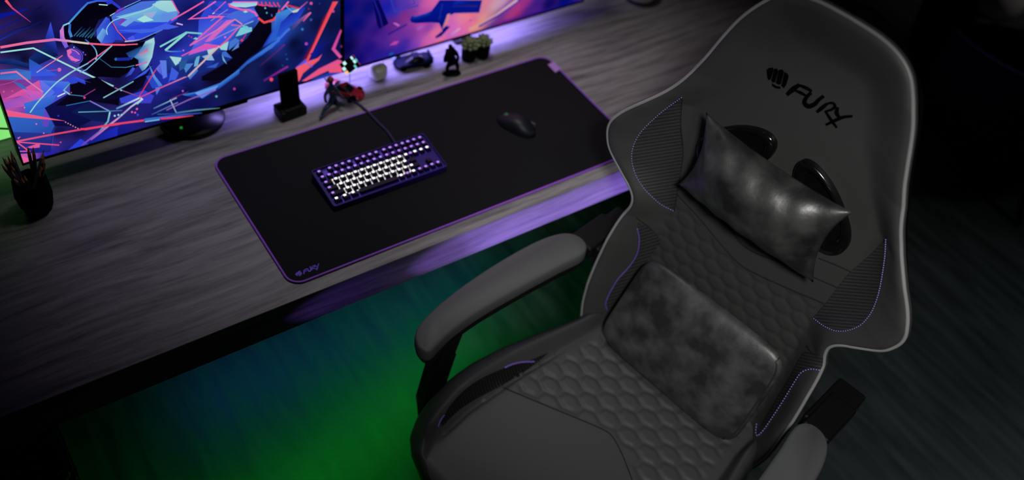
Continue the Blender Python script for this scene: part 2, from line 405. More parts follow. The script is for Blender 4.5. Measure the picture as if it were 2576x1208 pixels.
# ------------------------------------------------------------------ mouse
mo = on_z((1300, 309), DZ + .018)
rzm = math.radians(24)
mouse = thing('computer_mouse', 'dark wireless mouse with green-lit wheel on the mat', 'mouse', (mo.x, mo.y, DZ + T), rzm)
V = []; F = []; NU, NV = 28, 20
for i in range(NU + 1):
    s = i / NU; yy = -.056 + .112 * s
    hw = .0305 * (math.sin(PI * min(max(s, .012), .988)) ** .42) * (1 - .10 * math.sin(PI * s) ** 4)
    hh = .038 * (math.sin(PI * min(max(s * .82 + .09, 0), 1)) ** .8) * (1 - .38 * s) + .004
    if s in (0, 1): hw *= .5
    for j in range(NV + 1):
        a = PI * j / NV; V.append((hw * math.copysign(abs(math.cos(a)) ** .75, math.cos(a)), yy, .0005 + hh * math.sin(a) ** .7 * (.25 + .75 * math.sin(PI * min(max(s, .05), .95)) ** .35)))
for i in range(NU):
    for j in range(NV): F.append((i * (NV + 1) + j, i * (NV + 1) + j + 1, (i + 1) * (NV + 1) + j + 1, (i + 1) * (NV + 1) + j))
F.append(tuple(range(NV + 1))); F.append(tuple(NU * (NV + 1) + j for j in reversed(range(NV + 1))))
mb = MB().add(V, F); mb.build('shell', mat('mouse_shell', (.005, .006, .011), .5, spec=.35), mouse, smooth=True)
w_ = MB().lathe([(.001, -.004), (.0085, -.004), (.009, -.002), (.009, .002), (.0085, .004), (.001, .004)], n=24, closed=False).build('scroll_wheel', M['wheel_green'], mouse, smooth=True)
w_.location = (.004, .034, .0150); w_.rotation_euler = (0, PI / 2, 0)
MB().box((.0262, -.026, .0125), (.004, .030, .009)).build('side_grip', M['lining'], mouse, bevel=.0015)
mouse.scale = (.92, .92, .92)

# ------------------------------------------------------------------ screens
YM = .49
Z_BOT = .0632
def scr(p): q = on_y(p, YM - .0002); return (q.x, q.z)
A_ = lambda pts: [(x / 6.04, y / 6.04) for x, y in pts]
B_ = lambda pts: [(150 + x / 6.04, y / 6.04) for x, y in pts]
C_ = lambda pts: [(400 + x / 6.04, y / 6.04) for x, y in pts]
D_ = lambda pts: [(650 + x / 6.04, y / 6.04) for x, y in pts]
E_ = lambda pts: [(x / 5.033, 180 + y / 5.033) for x, y in pts]
F_ = lambda pts: [(200 + x / 4.8325, 150 + y / 4.8325) for x, y in pts]
G_ = lambda pts: [(860 + x / 6.71, y / 6.71) for x, y in pts]
H_ = lambda pts: [(1180 + x / 4.954, y / 4.954) for x, y in pts]
class Art:
    def __init__(s, x0, x1, z0, z1, nx, nz, ctrl, soft=2.6):
        s.V = []; s.F = []; s.C = []; s.k = 0; s.x0, s.x1, s.z0, s.z1 = x0, x1, z0, z1
        cs = [(*scr(p), lin(c)) for p, c in ctrl]
        for j in range(nz + 1):
            for i in range(nx + 1):
                x = x0 + (x1 - x0) * i / nx; z = z0 + (z1 - z0) * (j / nz); ws = 0; col = [0, 0, 0]
                for a, b, c in cs:
                    w = 1 / (((x - a) ** 2 + (z - b) ** 2) ** (soft / 2) + 1e-6); ws += w
                    for q in range(3): col[q] += w * c[q]
                s.V.append((x, YM, z)); s.C.append((*[q / ws for q in col], 1))
        for j in range(nz):
            for i in range(nx): s.F.append((j * (nx + 1) + i, j * (nx + 1) + i + 1, (j + 1) * (nx + 1) + i + 1, (j + 1) * (nx + 1) + i))
    def poly(s, pts, c, c2=None):                   # flat or two-colour polygon (c at the first half of the points, c2 at the rest)
        s.k += 1; y = YM - .00003 * s.k; P = [scr(p) for p in pts]
        P = [(min(max(x, s.x0), s.x1), min(max(z, s.z0), s.z1)) for x, z in P]
        n = len(s.V); h = len(P) // 2
        for q, (x, z) in enumerate(P):
            s.V.append((x, y, z)); s.C.append((*lin(c if (c2 is None or q < h) else c2), 1))
        for t in tessellate_polygon([[Vector((x, z, 0)) for x, z in P]]): s.F.append(tuple(n + a for a in t))
    def line(s, pts, w, c, c2=None, w2=None, curve=False):
        P = smooth_line(pts, len(pts) * 6) if curve else [Vector(p) for p in pts]
        n = len(P); L = []; R_ = []
        for j, p in enumerate(P):
            a = P[max(j - 1, 0)]; b = P[min(j + 1, n - 1)]
            d1 = (p - a).normalized() if j else (b - p).normalized(); d2 = (b - p).normalized() if j < n - 1 else d1
            d = (d1 + d2); d = d.normalized() if d.length > .05 else d2
            q = Vector((-d.y, d.x)); k = (w + ((w if w2 is None else w2) - w) * j / (n - 1)) / 2 / max(abs(d.dot(d2)), .35)
            L.append(p + q * k); R_.append(p - q * k)
        s.poly(L + list(reversed(R_)), c) if c2 is None else s._grad(L, R_, c, c2)
    def _grad(s, L, R_, c, c2):
        n = len(L)
        for j in range(n - 1):
            f0, f1 = j / (n - 1), (j + 1) / (n - 1)
            m = lambda f: tuple(a + (b - a) * f for a, b in zip(c, c2))
            s.poly([L[j], R_[j], R_[j + 1], L[j + 1]], m(f0), m(f1)); s.k -= 1
        s.k += 1
    def dot(s, p, r, c):
        s.poly([(p[0] + r * math.cos(t * PI / 5), p[1] + r * math.sin(t * PI / 5)) for t in range(10)], c)
    def build(s, name, parent):
        o = mesh(name, s.V, s.F, M['picture'], parent, False)
        at = o.data.color_attributes.new('picture', 'FLOAT_COLOR', 'POINT')
        at.data.foreach_set('color', [q for c in s.C for q in c])
        o.location = -parent.location
        return o
def fix_front(o):
    return o
K0, NV_, BL, BB, LB, CY, PK, RD_, VI, WH = (4, 2, 12), (8, 10, 52), (28, 42, 175), (58, 82, 228), (74, 128, 215), (150, 214, 220), (228, 96, 158), (240, 82, 96), (122, 84, 205), (205, 228, 232)
def monitor(x0, x1, label, arm):
    zt = DZ + .46; cx = (x0 + x1) / 2
    t = thing('monitor', label, 'monitor', (cx, YM + .05, DZ), 0, 'monitors side by side on the desk')
    z0 = Z_BOT + DZ
    def l(c): return (c[0] - cx, c[1] - YM - .05, c[2] - DZ)
    MB().box(l((cx, YM + .0215, (z0 + zt) / 2)), (x1 - x0, .040, zt - z0)).build('housing', M['plastic'], t, bevel=.002, seg=2)
    mb = MB(); b = .0035
    for c, d in (((cx, YM - .0005, z0 + b / 2), (x1 - x0, .007, b)), ((cx, YM - .0005, zt - b / 2), (x1 - x0, .007, b)),
                 ((x0 + b / 2, YM - .0005, (z0 + zt) / 2), (b, .007, zt - z0)), ((x1 - b / 2, YM - .0005, (z0 + zt) / 2), (b, .007, zt - z0))):
        mb.box(l(c), d)
    mb.build('bezel', M['soot'], t)
    if arm == 0:
        bx, by = .016, .545
        MB().lathe([(.001, .0005), (.070, .0005), (.072, .004), (.068, .010), (.035, .019), (.020, .024), (.001, .025)], l((bx, by, DZ)), 48, closed=False, sy=.95).build('stand_base', mat('stand_gloss', (.005, .005, .008), .38, spec=.4), t, smooth=True)
        MB().tube([l((bx, by + .03, DZ + .012)), l((bx, by + .035, DZ + .2)), l((bx, YM + .045, DZ + .26))], [.016, .014, .016], 16).build('stand_neck', M['gloss'], t, smooth=True)
        MB().lathe([(.0005, 0), (.003, 0), (.003, .002), (.0005, .002)], l((-.022, by - .036, DZ + .019)), 12, closed=False).build('standby_light', M['green_led'], t)
        a = on_y((498, 281), YM); c = on_y((622, 252), YM)
        MB().box(l(((a.x + c.x) / 2, YM + .006, z0 - .0035)), (c.x - a.x, .018, .009)).build('chin', M['soot'], t, bevel=.001)
    else:
        MB().box(l((.735, .585, DZ + .006)), (.05, .10, .011)).build('stand_base', M['gloss'], t, bevel=.003)
        MB().tube([l((.735, .60, DZ + .010)), l((.735, .60, DZ + .2)), l((.735, YM + .045, DZ + .27))], [.014, .014, .015], 14).build('stand_neck', M['gloss'], t, smooth=True)
    return t, z0, zt, b
XL, XM_, XR = -.3518, .3622, 1.074
m1, z0, zt, bz = monitor(XL, XM_ - .0004, 'left monitor showing neon art of a figure in visor and headphones', 0)
ctrl1 = [((0, 0), (8, 10, 50)), ((100, 50), (10, 12, 55)), ((150, 100), (12, 16, 75)), ((40, 125), (8, 8, 45)), ((40, 160), (20, 40, 100)), ((60, 150), (10, 8, 35)), ((110, 190), (40, 70, 200)), ((60, 230), (130, 55, 150)), ((20, 225), (150, 50, 120)),
         ((20, 262), (190, 80, 170)), ((100, 235), (110, 80, 210)), ((130, 240), (60, 80, 215)), ((100, 310), (36, 66, 165)), ((60, 330), (36, 70, 170)), ((150, 330), (14, 14, 70)), ((200, 330), (14, 14, 72)), ((230, 365), (30, 34, 140)), ((170, 385), (22, 26, 110)),
         ((120, 390), (26, 36, 165)), ((60, 392), (190, 90, 170)), ((300, 340), (18, 22, 130)), ((400, 300), (14, 18, 90)), ((500, 270), (12, 14, 76)), ((330, 230), (16, 16, 66)), ((300, 200), (18, 16, 60)), ((260, 240), (10, 6, 24)),
         ((450, 145), (42, 62, 200)), ((430, 110), (18, 22, 110)), ((520, 60), (16, 24, 130)), ((480, 30), (12, 18, 90)), ((560, 40), (38, 60, 190)), ((540, 100), (60, 80, 215)), ((620, 60), (58, 84, 205)), ((650, 80), (70, 100, 215)),
         ((650, 130), (6, 4, 18)), ((600, 160), (10, 8, 30)), ((700, 60), (50, 100, 185)), ((700, 95), (30, 60, 180)), ((735, 30), (10, 24, 90)), ((760, 130), (8, 12, 55)), ((800, 20), (12, 20, 75)), ((800, 60), (10, 16, 62)), ((840, 60), (10, 16, 62)),
         ((840, 120), (12, 14, 70)), ((740, 110), (6, 12, 50)), ((780, 130), (16, 28, 130)), ((600, 235), (6, 10, 54)), ((700, 215), (8, 10, 54)), ((680, 170), (8, 10, 50)), ((250, 20), (10, 12, 60)), ((200, 8), (20, 30, 120)), ((420, 200), (30, 44, 170)), ((470, 230), (12, 14, 70)),
         ((540, 200), (14, 6, 24)), ((290, 390), (16, 20, 110)), ((350, 200), (26, 30, 130)), ((440, 255), (14, 20, 100))]
a1 = Art(XL + bz, XM_ - .0004 - bz, z0 + bz, zt - bz, 90, 58, ctrl1)
P, Ln, Dt = a1.poly, a1.line, a1.dot
# deep background blades
P(A_([(0, 215), (420, 130), (410, 150), (0, 285)]), (10, 22, 150)); Ln(A_([(0, 425), (300, 290), (650, 90)]), 3, (12, 26, 150), (10, 14, 60))
Ln(A_([(0, 610), (330, 450), (700, 300)]), 3.5, (18, 46, 170), (10, 14, 60)); Ln(A_([(0, 560), (200, 460), (480, 380)]), 2.5, (14, 34, 130), (10, 14, 60))
P(A_([(770, 330), (890, 830), (660, 670)]), (56, 78, 225), (16, 30, 110)); P(A_([(440, 880), (690, 690), (890, 840), (560, 1000)]), (18, 40, 110), (12, 20, 70))
P(A_([(0, 900), (200, 900), (440, 970), (440, 1050), (200, 980), (0, 970)]), (22, 50, 120), (12, 24, 80))
P(A_([(440, 890), (880, 1150), (450, 1160)]), (30, 84, 160), (56, 86, 228)); P(A_([(0, 1060), (250, 1040), (470, 1080), (470, 1210), (0, 1210)]), (40, 84, 170), (60, 110, 200))
# left lower block
P(E_([(0, 120), (150, 120), (290, 220), (60, 340), (0, 300)]), (120, 42, 110), (160, 60, 140)); P(E_([(60, 345), (495, 110), (530, 250), (320, 300)]), (214, 84, 158), (190, 74, 170))
P(E_([(150, 120), (280, 215), (350, 230), (270, 160)]), (40, 110, 190)); P(E_([(40, 480), (30, 400), (230, 330), (330, 280), (470, 390), (300, 440)]), (150, 80, 190), (198, 88, 170))
P(E_([(290, 230), (530, 255), (600, 370), (470, 400)]), (206, 92, 180), (150, 90, 210)); P(E_([(500, 110), (700, 130), (720, 240), (580, 370), (530, 250)]), (110, 110, 230), (80, 110, 225))
P(E_([(520, 110), (880, 130), (800, 230), (720, 300), (640, 200)]), (70, 120, 220), (60, 84, 225)); P(E_([(300, 400), (720, 290), (640, 430), (520, 600), (330, 540)]), (60, 110, 215), (46, 90, 200))
P(E_([(100, 560), (560, 470), (690, 690), (660, 960), (190, 940)]), (48, 100, 195), (40, 76, 170)); P(E_([(565, 465), (630, 590), (600, 700), (540, 690)]), (96, 66, 190))
P(E_([(565, 460), (880, 270), (1400, 500), (1180, 610), (1000, 700), (700, 690)]), (14, 14, 72), (10, 12, 64)); P(E_([(150, 770), (640, 780), (690, 690), (640, 1020), (230, 1050)]), (36, 52, 140), (26, 30, 120))
P(E_([(60, 485), (830, 625), (90, 570)]), (232, 92, 150), (236, 88, 120)); P(E_([(250, 1070), (440, 1120), (290, 1170)]), (226, 94, 160))
P(E_([(860, 1000), (1020, 850), (1120, 920)]), (40, 62, 215)); P(E_([(330, 960), (510, 900), (500, 960), (400, 970)]), (222, 84, 158))
P(E_([(1490, 690), (1490, 830), (1120, 930), (1150, 850)]), (28, 40, 185), (20, 28, 130))
# hood and dark hair mass
P(A_([(1050, 340), (1230, 140), (1370, 20), (1630, 30), (1810, 120), (1830, 160), (1500, 300), (1420, 460), (1440, 640), (1080, 560), (1040, 460)]), (4, 2, 14), (6, 4, 20))
Ln(A_([(1050, 345), (1230, 145), (1330, 45), (1480, 8), (1700, 15)]), 5, (70, 150, 215), (44, 66, 215)); Ln(A_([(1060, 360), (1050, 460), (1085, 560)]), 7, (40, 90, 190), (70, 140, 200))
P(A_([(1600, 20), (1700, 0), (1830, 100), (1830, 150), (1700, 50), (1640, 70)]), (40, 56, 200)); Ln(A_([(1500, 65), (1635, 75)]), 3, CY)
for q in range(7): Ln(A_([(1120 + q * 42, 545 + q * 5), (1250 + q * 42, 400 + (q % 3) * 25)]), 2.6, (40, 110, 150), (10, 16, 60))
P(A_([(1080, 560), (1290, 590), (1440, 720), (1480, 880), (1540, 1000), (1480, 1210), (1200, 1000), (1280, 800), (1100, 660)]), (6, 4, 20), (8, 6, 30))
P(B_([(440, 600), (560, 540), (690, 650), (1180, 640), (1300, 620), (1430, 560), (1380, 880), (1180, 1010), (900, 1180), (560, 1160), (420, 950)]), (6, 4, 18), (5, 3, 14))
# headband and ear cup
Ln(A_([(1055, 345), (965, 380), (920, 470)]), 4, CY, (90, 160, 220)); P(A_([(905, 460), (960, 390), (975, 560), (1040, 700), (985, 730), (910, 590)]), (206, 120, 200), (120, 90, 215))
P(A_([(975, 390), (1040, 360), (1030, 520), (1090, 660), (1030, 690), (985, 560)]), (4, 2, 14))
for (r, c) in ((1.0, (86, 84, 215)), (.9, (30, 24, 110)), (.8, (92, 66, 190))):
    P([(188 + r * (26 * math.cos(a) * .62 - 20 * math.sin(a) * .62) , 139.5 + r * (26 * math.cos(a) * .60 + 18 * math.sin(a) * .60)) for a in [2 * PI * k / 28 for k in range(28)]], c)
P(A_([(1010, 760), (1070, 735), (1090, 790), (1050, 830), (1090, 850), (1130, 880), (1220, 910), (1150, 935), (1080, 910), (1030, 850)]), (226, 104, 176))
Ln(A_([(1080, 745), (1150, 770), (1205, 825)]), 2.6, (226, 104, 176)); Dt(A_([(1262, 790)])[0], 2, VI); Dt(A_([(1294, 826)])[0], 2, VI); Dt(A_([(1120, 712)])[0], 1.6, CY)
Ln(A_([(1290, 590), (1430, 720), (1470, 830), (1450, 900)]), 3, (40, 90, 200), CY, curve=True)
# visor
P(B_([(700, 250), (560, 450), (560, 580), (640, 655), (800, 650), (850, 600), (980, 610), (860, 430), (770, 290)]), (60, 96, 215), (40, 60, 200)); P(B_([(560, 560), (650, 420), (720, 470), (630, 655)]), (110, 170, 220), (84, 130, 215))
P(B_([(770, 235), (1180, 20), (1500, 0), (1720, 0), (1812, 190), (1780, 290), (1560, 440), (1240, 590), (1000, 610), (860, 440)]), (70, 110, 215), (44, 70, 215))
P(B_([(850, 250), (1240, 150), (1380, 100), (1500, 0), (1700, 0), (1790, 150), (1780, 240), (1600, 330), (1200, 330)]), (120, 190, 215), (90, 150, 220)); P(B_([(1400, 60), (1540, 0), (1690, 0), (1780, 160), (1640, 180), (1520, 140)]), (160, 214, 215), (150, 205, 215))
P(B_([(1170, 290), (1290, 225), (1430, 300), (1270, 335)]), (160, 222, 215)); P(B_([(910, 370), (1080, 250), (1160, 290), (1000, 400)]), (110, 160, 225)); P(B_([(1230, 200), (1480, 160), (1400, 270)]), (150, 170, 215))
P(B_([(870, 340), (960, 270), (1000, 290), (920, 370)]), (120, 60, 180)); P(B_([(830, 450), (1400, 430), (1650, 330), (1520, 460), (1240, 500)]), (62, 96, 225)); P(B_([(1560, 190), (1760, 210), (1640, 330), (1520, 300)]), (96, 140, 222)); P(B_([(1440, 440), (1600, 350), (1812, 400), (1640, 440)]), (66, 92, 228))
Dt(B_([(1085, 575)])[0], 8.5, (74, 86, 232)); P(B_([(1110, 490), (1180, 490), (1000, 590), (900, 500)]), (36, 50, 180))
Ln(B_([(765, 240), (1000, 110), (1240, 0)]), 3.4, (10, 8, 40)); Ln(B_([(760, 232), (990, 100), (1230, -10)]), 2.4, CY, LB); Ln(B_([(775, 250), (770, 300), (860, 440), (990, 610)]), 3.5, (6, 4, 20)); Ln(B_([(790, 320), (880, 470), (1000, 600)]), 2.4, (226, 80, 140))
Ln(B_([(985, 622), (1120, 610), (1240, 590), (1560, 440)]), 3.2, (214, 190, 190), (60, 110, 220)); Ln(B_([(1100, 655), (1280, 590), (1450, 510)]), 4, (6, 4, 16)); Ln(B_([(720, 520), (710, 430), (780, 330), (900, 270), (1340, 130), (1480, 10)]), 2.2, CY, (150, 200, 225), curve=True)
P(B_([(960, 100), (870, 140), (800, 230), (1000, 110)]), (120, 60, 190)); Ln(B_([(1700, 0), (1812, 195)]), 3, (232, 84, 150))
# face and neck
P(B_([(1300, 620), (1430, 560), (1440, 640), (1400, 860), (1340, 980), (1260, 1090), (1200, 1000), (1190, 900), (1120, 860), (1250, 700)]), (160, 210, 215), (70, 120, 190))
P(B_([(1000, 800), (1240, 690), (1200, 780), (1080, 900)]), (24, 50, 100), (40, 90, 160)); P(B_([(1180, 830), (1330, 720), (1350, 780), (1240, 830)]), (206, 96, 150), (170, 160, 190)); Ln(B_([(1150, 985), (1330, 935)]), 3, (226, 96, 170)); Dt(B_([(850, 890)])[0], 4, (40, 100, 150)); P(B_([(860, 870), (1100, 860), (1050, 910), (870, 915)]), (26, 36, 150))
Ln(B_([(600, 880), (780, 1010), (1000, 1015), (1130, 985)]), 2, (30, 80, 120), (70, 140, 190))
# long traces over the figure
Ln(A_([(0, 710), (400, 640), (830, 590)]), 6.5, (232, 100, 150), (222, 110, 160)); Ln(A_([(830, 590), (1060, 615)]), 6, (210, 120, 190), (205, 140, 190)); Ln(A_([(1060, 617), (1340, 652)]), 5, (206, 190, 180)); Ln(A_([(1340, 652), (1600, 668), (1900, 672)]), 4.5, (236, 92, 140), (238, 80, 110)); Ln(B_([(800, 668), (1000, 670), (1180, 660)]), 3, (236, 88, 120), (236, 90, 140))
Ln(A_([(0, 785), (500, 720), (1150, 1040), (1560, 1230)]), 4.2, (150, 214, 215), (160, 222, 205)); Ln(A_([(1560, 1230), (1720, 1300)]), 4, (140, 200, 200)); Ln(A_([(80, -10), (180, 110), (460, 325)]), 7, RD_, (150, 50, 120), 1.5)
Ln(A_([(550, 1090), (730, 970), (945, 832)]), 2.4, (200, 160, 190), (226, 96, 140)); Dt(A_([(895, 1048)])[0], 5, (220, 96, 165)); Ln(A_([(700, 1065), (880, 1050)]), 1.8, (150, 70, 160))
Ln(A_([(0, 1105), (240, 1075), (420, 1220)]), 4.2, (230, 96, 150), (226, 130, 160)); Ln(E_([(210, 0), (400, 150), (540, 250)]), 3.6, (226, 120, 158), (190, 130, 190)); Ln(E_([(0, 160), (130, 130), (270, 70)]), 2, (160, 70, 160)); Ln(E_([(0, 15), (110, 5), (200, 0)]), 3, PK)
Ln(E_([(375, 510), (480, 370), (700, 140), (860, 20), (1000, -60)]), 3, (150, 214, 190), (150, 210, 220), curve=True); Ln(B_([(430, 940), (560, 850), (800, 672)]), 3, (210, 100, 190), (236, 80, 130)); Ln(B_([(300, 1090), (400, 1045), (560, 900), (790, 680)]), 2.6, (110, 160, 225), (110, 200, 215)); Ln(B_([(0, 1205), (180, 1080), (430, 945)]), 3.2, (150, 214, 190), (120, 180, 220))
# jacket, dark folds
P(E_([(880, 130), (1220, 60), (1500, 240), (1500, 420), (1130, 360), (830, 420), (700, 420), (880, 280)]), (6, 4, 20), (8, 5, 26)); P(E_([(930, 50), (1220, 160), (1500, 240), (1290, 230), (960, 110)]), (52, 80, 225), (40, 62, 205)); P(E_([(830, 90), (940, 40), (980, 130), (900, 150)]), (46, 66, 205))
P(F_([(60, 250), (500, 380), (640, 250), (720, 160), (880, 40), (760, 330), (480, 470), (120, 490)]), (6, 4, 18), (10, 8, 40)); P(F_([(640, 80), (670, 100), (620, 170), (520, 220), (440, 270), (540, 210)]), (60, 90, 215), (30, 40, 150))
P(F_([(700, 190), (880, 60), (800, 160), (640, 240)]), (66, 96, 232), (50, 70, 215)); P(F_([(480, 460), (780, 360), (900, 430), (860, 520), (500, 520)]), (46, 66, 200), (60, 60, 200)); P(F_([(840, 50), (920, 200), (1000, 300), (930, 420), (900, 260)]), (84, 150, 220), (70, 120, 220))
P(F_([(920, 100), (1010, 0), (1060, 40), (1040, 220), (960, 150)]), (110, 110, 225), (50, 70, 215)); P(F_([(800, 190), (870, 180), (960, 320), (880, 340)]), (40, 70, 190)); P(F_([(1070, 280), (1140, 80), (1200, 150), (1130, 190)]), (60, 120, 200), (50, 70, 215)); P(F_([(960, 320), (1080, 280), (1310, 330), (1100, 440), (1000, 430)]), (40, 40, 150), (20, 24, 100))
P(E_([(1130, 360), (1390, 500), (1350, 640), (1160, 610), (900, 500)]), (14, 20, 70), (12, 26, 80)); Ln(E_([(830, 420), (1130, 360)]), 2, (40, 110, 160)); Ln(E_([(1130, 360), (1390, 495)]), 3, (130, 100, 215), (110, 150, 215)); Ln(E_([(1385, 500), (1360, 620), (1255, 745)]), 4, (140, 214, 215), (70, 140, 170)); Ln(E_([(985, 502), (1380, 490), (1540, 480)]), 2.4, (100, 170, 190), (60, 100, 150))
Ln(E_([(880, 135), (800, 225), (880, 280)]), 3.4, (60, 150, 180), CY); Ln(E_([(720, 305), (820, 258)]), 3, WH); Ln(E_([(870, 280), (1060, 300)]), 2, (60, 130, 170)); Ln(E_([(1300, 320), (1510, 205)]), 2.6, (140, 190, 200)); Ln(E_([(1050, 300), (1200, 210)]), 2, (150, 50, 130))
Ln(F_([(285, 452), (480, 345), (650, 252)]), 2.6, (130, 190, 190), (110, 180, 190)); Ln(F_([(420, 330), (600, 395), (720, 440)]), 2, (170, 100, 150), (120, 60, 140)); Ln(F_([(440, 585), (720, 455)]), 4.2, (70, 130, 200), WH); Ln(F_([(720, 440), (755, 470), (690, 530)]), 4, WH, (120, 190, 200)); Ln(F_([(760, 465), (620, 560), (470, 695), (240, 860), (20, 1030)]), 4, (205, 215, 215), (110, 60, 180)); Ln(F_([(470, 695), (240, 880), (130, 965)]), 3.6, (220, 150, 180), (150, 70, 190))
Ln(F_([(720, 430), (920, 110)]), 2.6, (205, 40, 90), (226, 60, 100)); Ln(F_([(720, 450), (1000, 320), (1300, 190)]), 3.2, (206, 50, 130), (206, 130, 170)); Ln(F_([(1060, 120), (1300, 188), (1360, 140), (1500, 0)]), 3.4, (190, 110, 180), (215, 190, 190))
# shards along the arm
arm = C_
P(arm([(150, 840), (360, 830), (760, 720), (880, 690), (1050, 600), (1150, 480), (1230, 360), (1500, 270), (1400, 480), (1230, 700), (1100, 760), (1050, 1010), (900, 1010), (420, 1150), (290, 1150), (100, 1080), (20, 900)]), (44, 82, 175), (24, 40, 120))
P(arm([(1520, 290), (1700, 330), (1700, 470), (1560, 700), (1260, 950), (1080, 1080), (640, 1150), (900, 1000), (1110, 870), (1000, 760), (1230, 650), (1330, 560), (1410, 440)]), (5, 3, 16), (8, 4, 24))
P(arm([(640, 1140), (1080, 1080), (1330, 900), (1300, 960), (1020, 1200), (640, 1210)]), (10, 4, 24), (6, 4, 22))
for q, c in (([(150, 840), (330, 860), (310, 930), (240, 980)], (160, 210, 215)), ([(720, 740), (880, 690), (830, 770), (740, 820)], (166, 206, 215)), ([(900, 700), (1050, 600), (1020, 750), (930, 740)], (150, 205, 215)), ([(1150, 540), (1230, 400), (1400, 400), (1400, 460), (1230, 520)], (120, 200, 215)),
             ([(1060, 620), (1150, 560), (1220, 600), (1050, 750)], (66, 116, 205)), ([(345, 955), (515, 945), (395, 1090)], (72, 128, 200)), ([(530, 920), (560, 850), (610, 830), (580, 980), (520, 1000)], (100, 170, 210)), ([(640, 840), (780, 800), (830, 900), (720, 900)], (130, 180, 220)),
             ([(940, 780), (1000, 760), (1100, 870), (960, 840)], (60, 104, 200)), ([(180, 1000), (290, 1090), (240, 1200), (140, 1200)], (60, 90, 220)), ([(0, 900), (100, 900), (110, 1150), (50, 1180)], (90, 120, 225)), ([(940, 800), (1020, 960), (960, 900)], (110, 180, 215)), ([(420, 1140), (560, 990), (580, 1060), (460, 1190)], (64, 120, 205)),
             ([(1230, 360), (1330, 380), (1400, 440), (1300, 430)], (110, 190, 210)), ([(640, 930), (840, 900), (760, 1000)], (30, 50, 150)), ([(700, 1010), (900, 930), (850, 1010)], (50, 90, 190)), ([(1090, 760), (1200, 620), (1200, 700)], (90, 130, 210)), ([(290, 920), (420, 880), (380, 1010), (300, 1060)], (40, 84, 150))):
    P(arm(q), c)
P(arm([(1000, 1210), (1330, 900), (1500, 780), (1812, 560), (1812, 620), (1560, 820), (1330, 960), (1120, 1150)]), (22, 50, 150), (30, 80, 190)); Ln(arm([(1040, 1200), (1330, 930), (1812, 590)]), 6, (20, 60, 160), (60, 130, 215)); P(arm([(1560, 700), (1700, 470), (1760, 280), (1812, 220), (1812, 560)]), (30, 50, 190), (50, 120, 190))
P(F_([(1230, 410), (1400, 380), (1700, 270), (1933, 100), (1933, 160), (1700, 330), (1490, 460), (1300, 430)]), (60, 130, 220), (24, 60, 160)); P(F_([(1390, 390), (1680, 300), (1640, 350), (1480, 455)]), (110, 160, 232), (80, 130, 225))
# forearm stripes and pink planes
P(arm([(590, 290), (760, 0), (960, 0), (1480, 200), (1500, 270), (1240, 360), (1150, 270), (900, 700), (450, 780), (580, 560)]), (46, 70, 205), (66, 96, 225)); P(arm([(760, 0), (960, 140), (780, 140)]), (30, 60, 180)); P(arm([(960, 240), (1150, 150), (1330, 130), (1480, 220), (1240, 330), (1150, 270)]), (66, 104, 215))
P(arm([(660, 620), (1010, 290), (1150, 275), (1090, 320), (760, 610)]), (196, 96, 205), (222, 100, 170)); P(arm([(500, 660), (930, 300), (980, 290), (640, 660)]), (150, 84, 205), (96, 84, 215)); P(arm([(1090, 330), (1230, 370), (1060, 600), (900, 680), (760, 660)]), (62, 100, 220), (60, 80, 225))
P(arm([(450, 790), (690, 640), (900, 670), (880, 700), (600, 770), (430, 820)]), (206, 84, 196), (190, 90, 210))
Ln(arm([(455, 675), (960, 235), (450, 268), (850, 0)]), 4, (220, 90, 170), (226, 100, 176)); Ln(arm([(735, 228), (960, 235)]), 4, (232, 90, 170)); Ln(arm([(170, 290), (450, 130), (670, 0)]), 4, (215, 90, 170), (236, 84, 150)); Ln(arm([(480, 660), (1140, 275), (1250, 350)]), 3, (206, 110, 190), (226, 140, 150)); Ln(arm([(1080, 360), (1220, 372), (1010, 600), (900, 690)]), 3.4, (206, 90, 160), (236, 90, 110)); Ln(arm([(780, 590), (1250, 370), (1420, 300)]), 2.4, (160, 110, 215), (120, 190, 215)); Ln(arm([(430, 1140), (880, 700), (900, 680)]), 4.4, (206, 170, 175), (226, 170, 170)); Ln(arm([(330, 830), (660, 670), (880, 690)]), 3, (222, 90, 160), (232, 80, 130))
Ln(arm([(80, 745), (410, 470)]), 5.6, (140, 214, 205), (130, 215, 205)); Ln(arm([(0, 690), (400, 472), (640, 490)]), 4.4, (130, 205, 205), (110, 190, 205)); Ln(arm([(80, 745), (160, 762), (330, 760)]), 3, (110, 190, 210), (50, 90, 205)); Dt(arm([(355, 745)])[0], 2.4, (200, 96, 200)); Dt(arm([(440, 525)])[0], 2.2, (150, 60, 170)); Dt(arm([(478, 545)])[0], 2.2, (150, 60, 170)); Dt(arm([(990, 545)])[0], 2.8, (220, 110, 190)); Dt(arm([(1245, 590)])[0], 3.4, (236, 60, 80)); Ln(arm([(1245, 590), (1310, 500)]), 2, (200, 50, 110))
P(arm([(500, 570), (540, 545), (580, 560), (560, 580)]), (110, 205, 215)); Ln(arm([(800, 185), (1000, 0)]), 3, (150, 80, 200), (200, 90, 180)); P(arm([(790, 185), (830, 165), (830, 180), (800, 195)]), (200, 200, 190)); Ln(arm([(840, 195), (1140, 190)]), 2, (110, 90, 200)); Ln(arm([(770, 295), (1030, 120)]), 2, (150, 130, 200)); Ln(arm([(250, 330), (345, 355)]), 3.4, (200, 170, 225)); P(arm([(230, 350), (270, 350), (250, 375)]), (110, 20, 60))
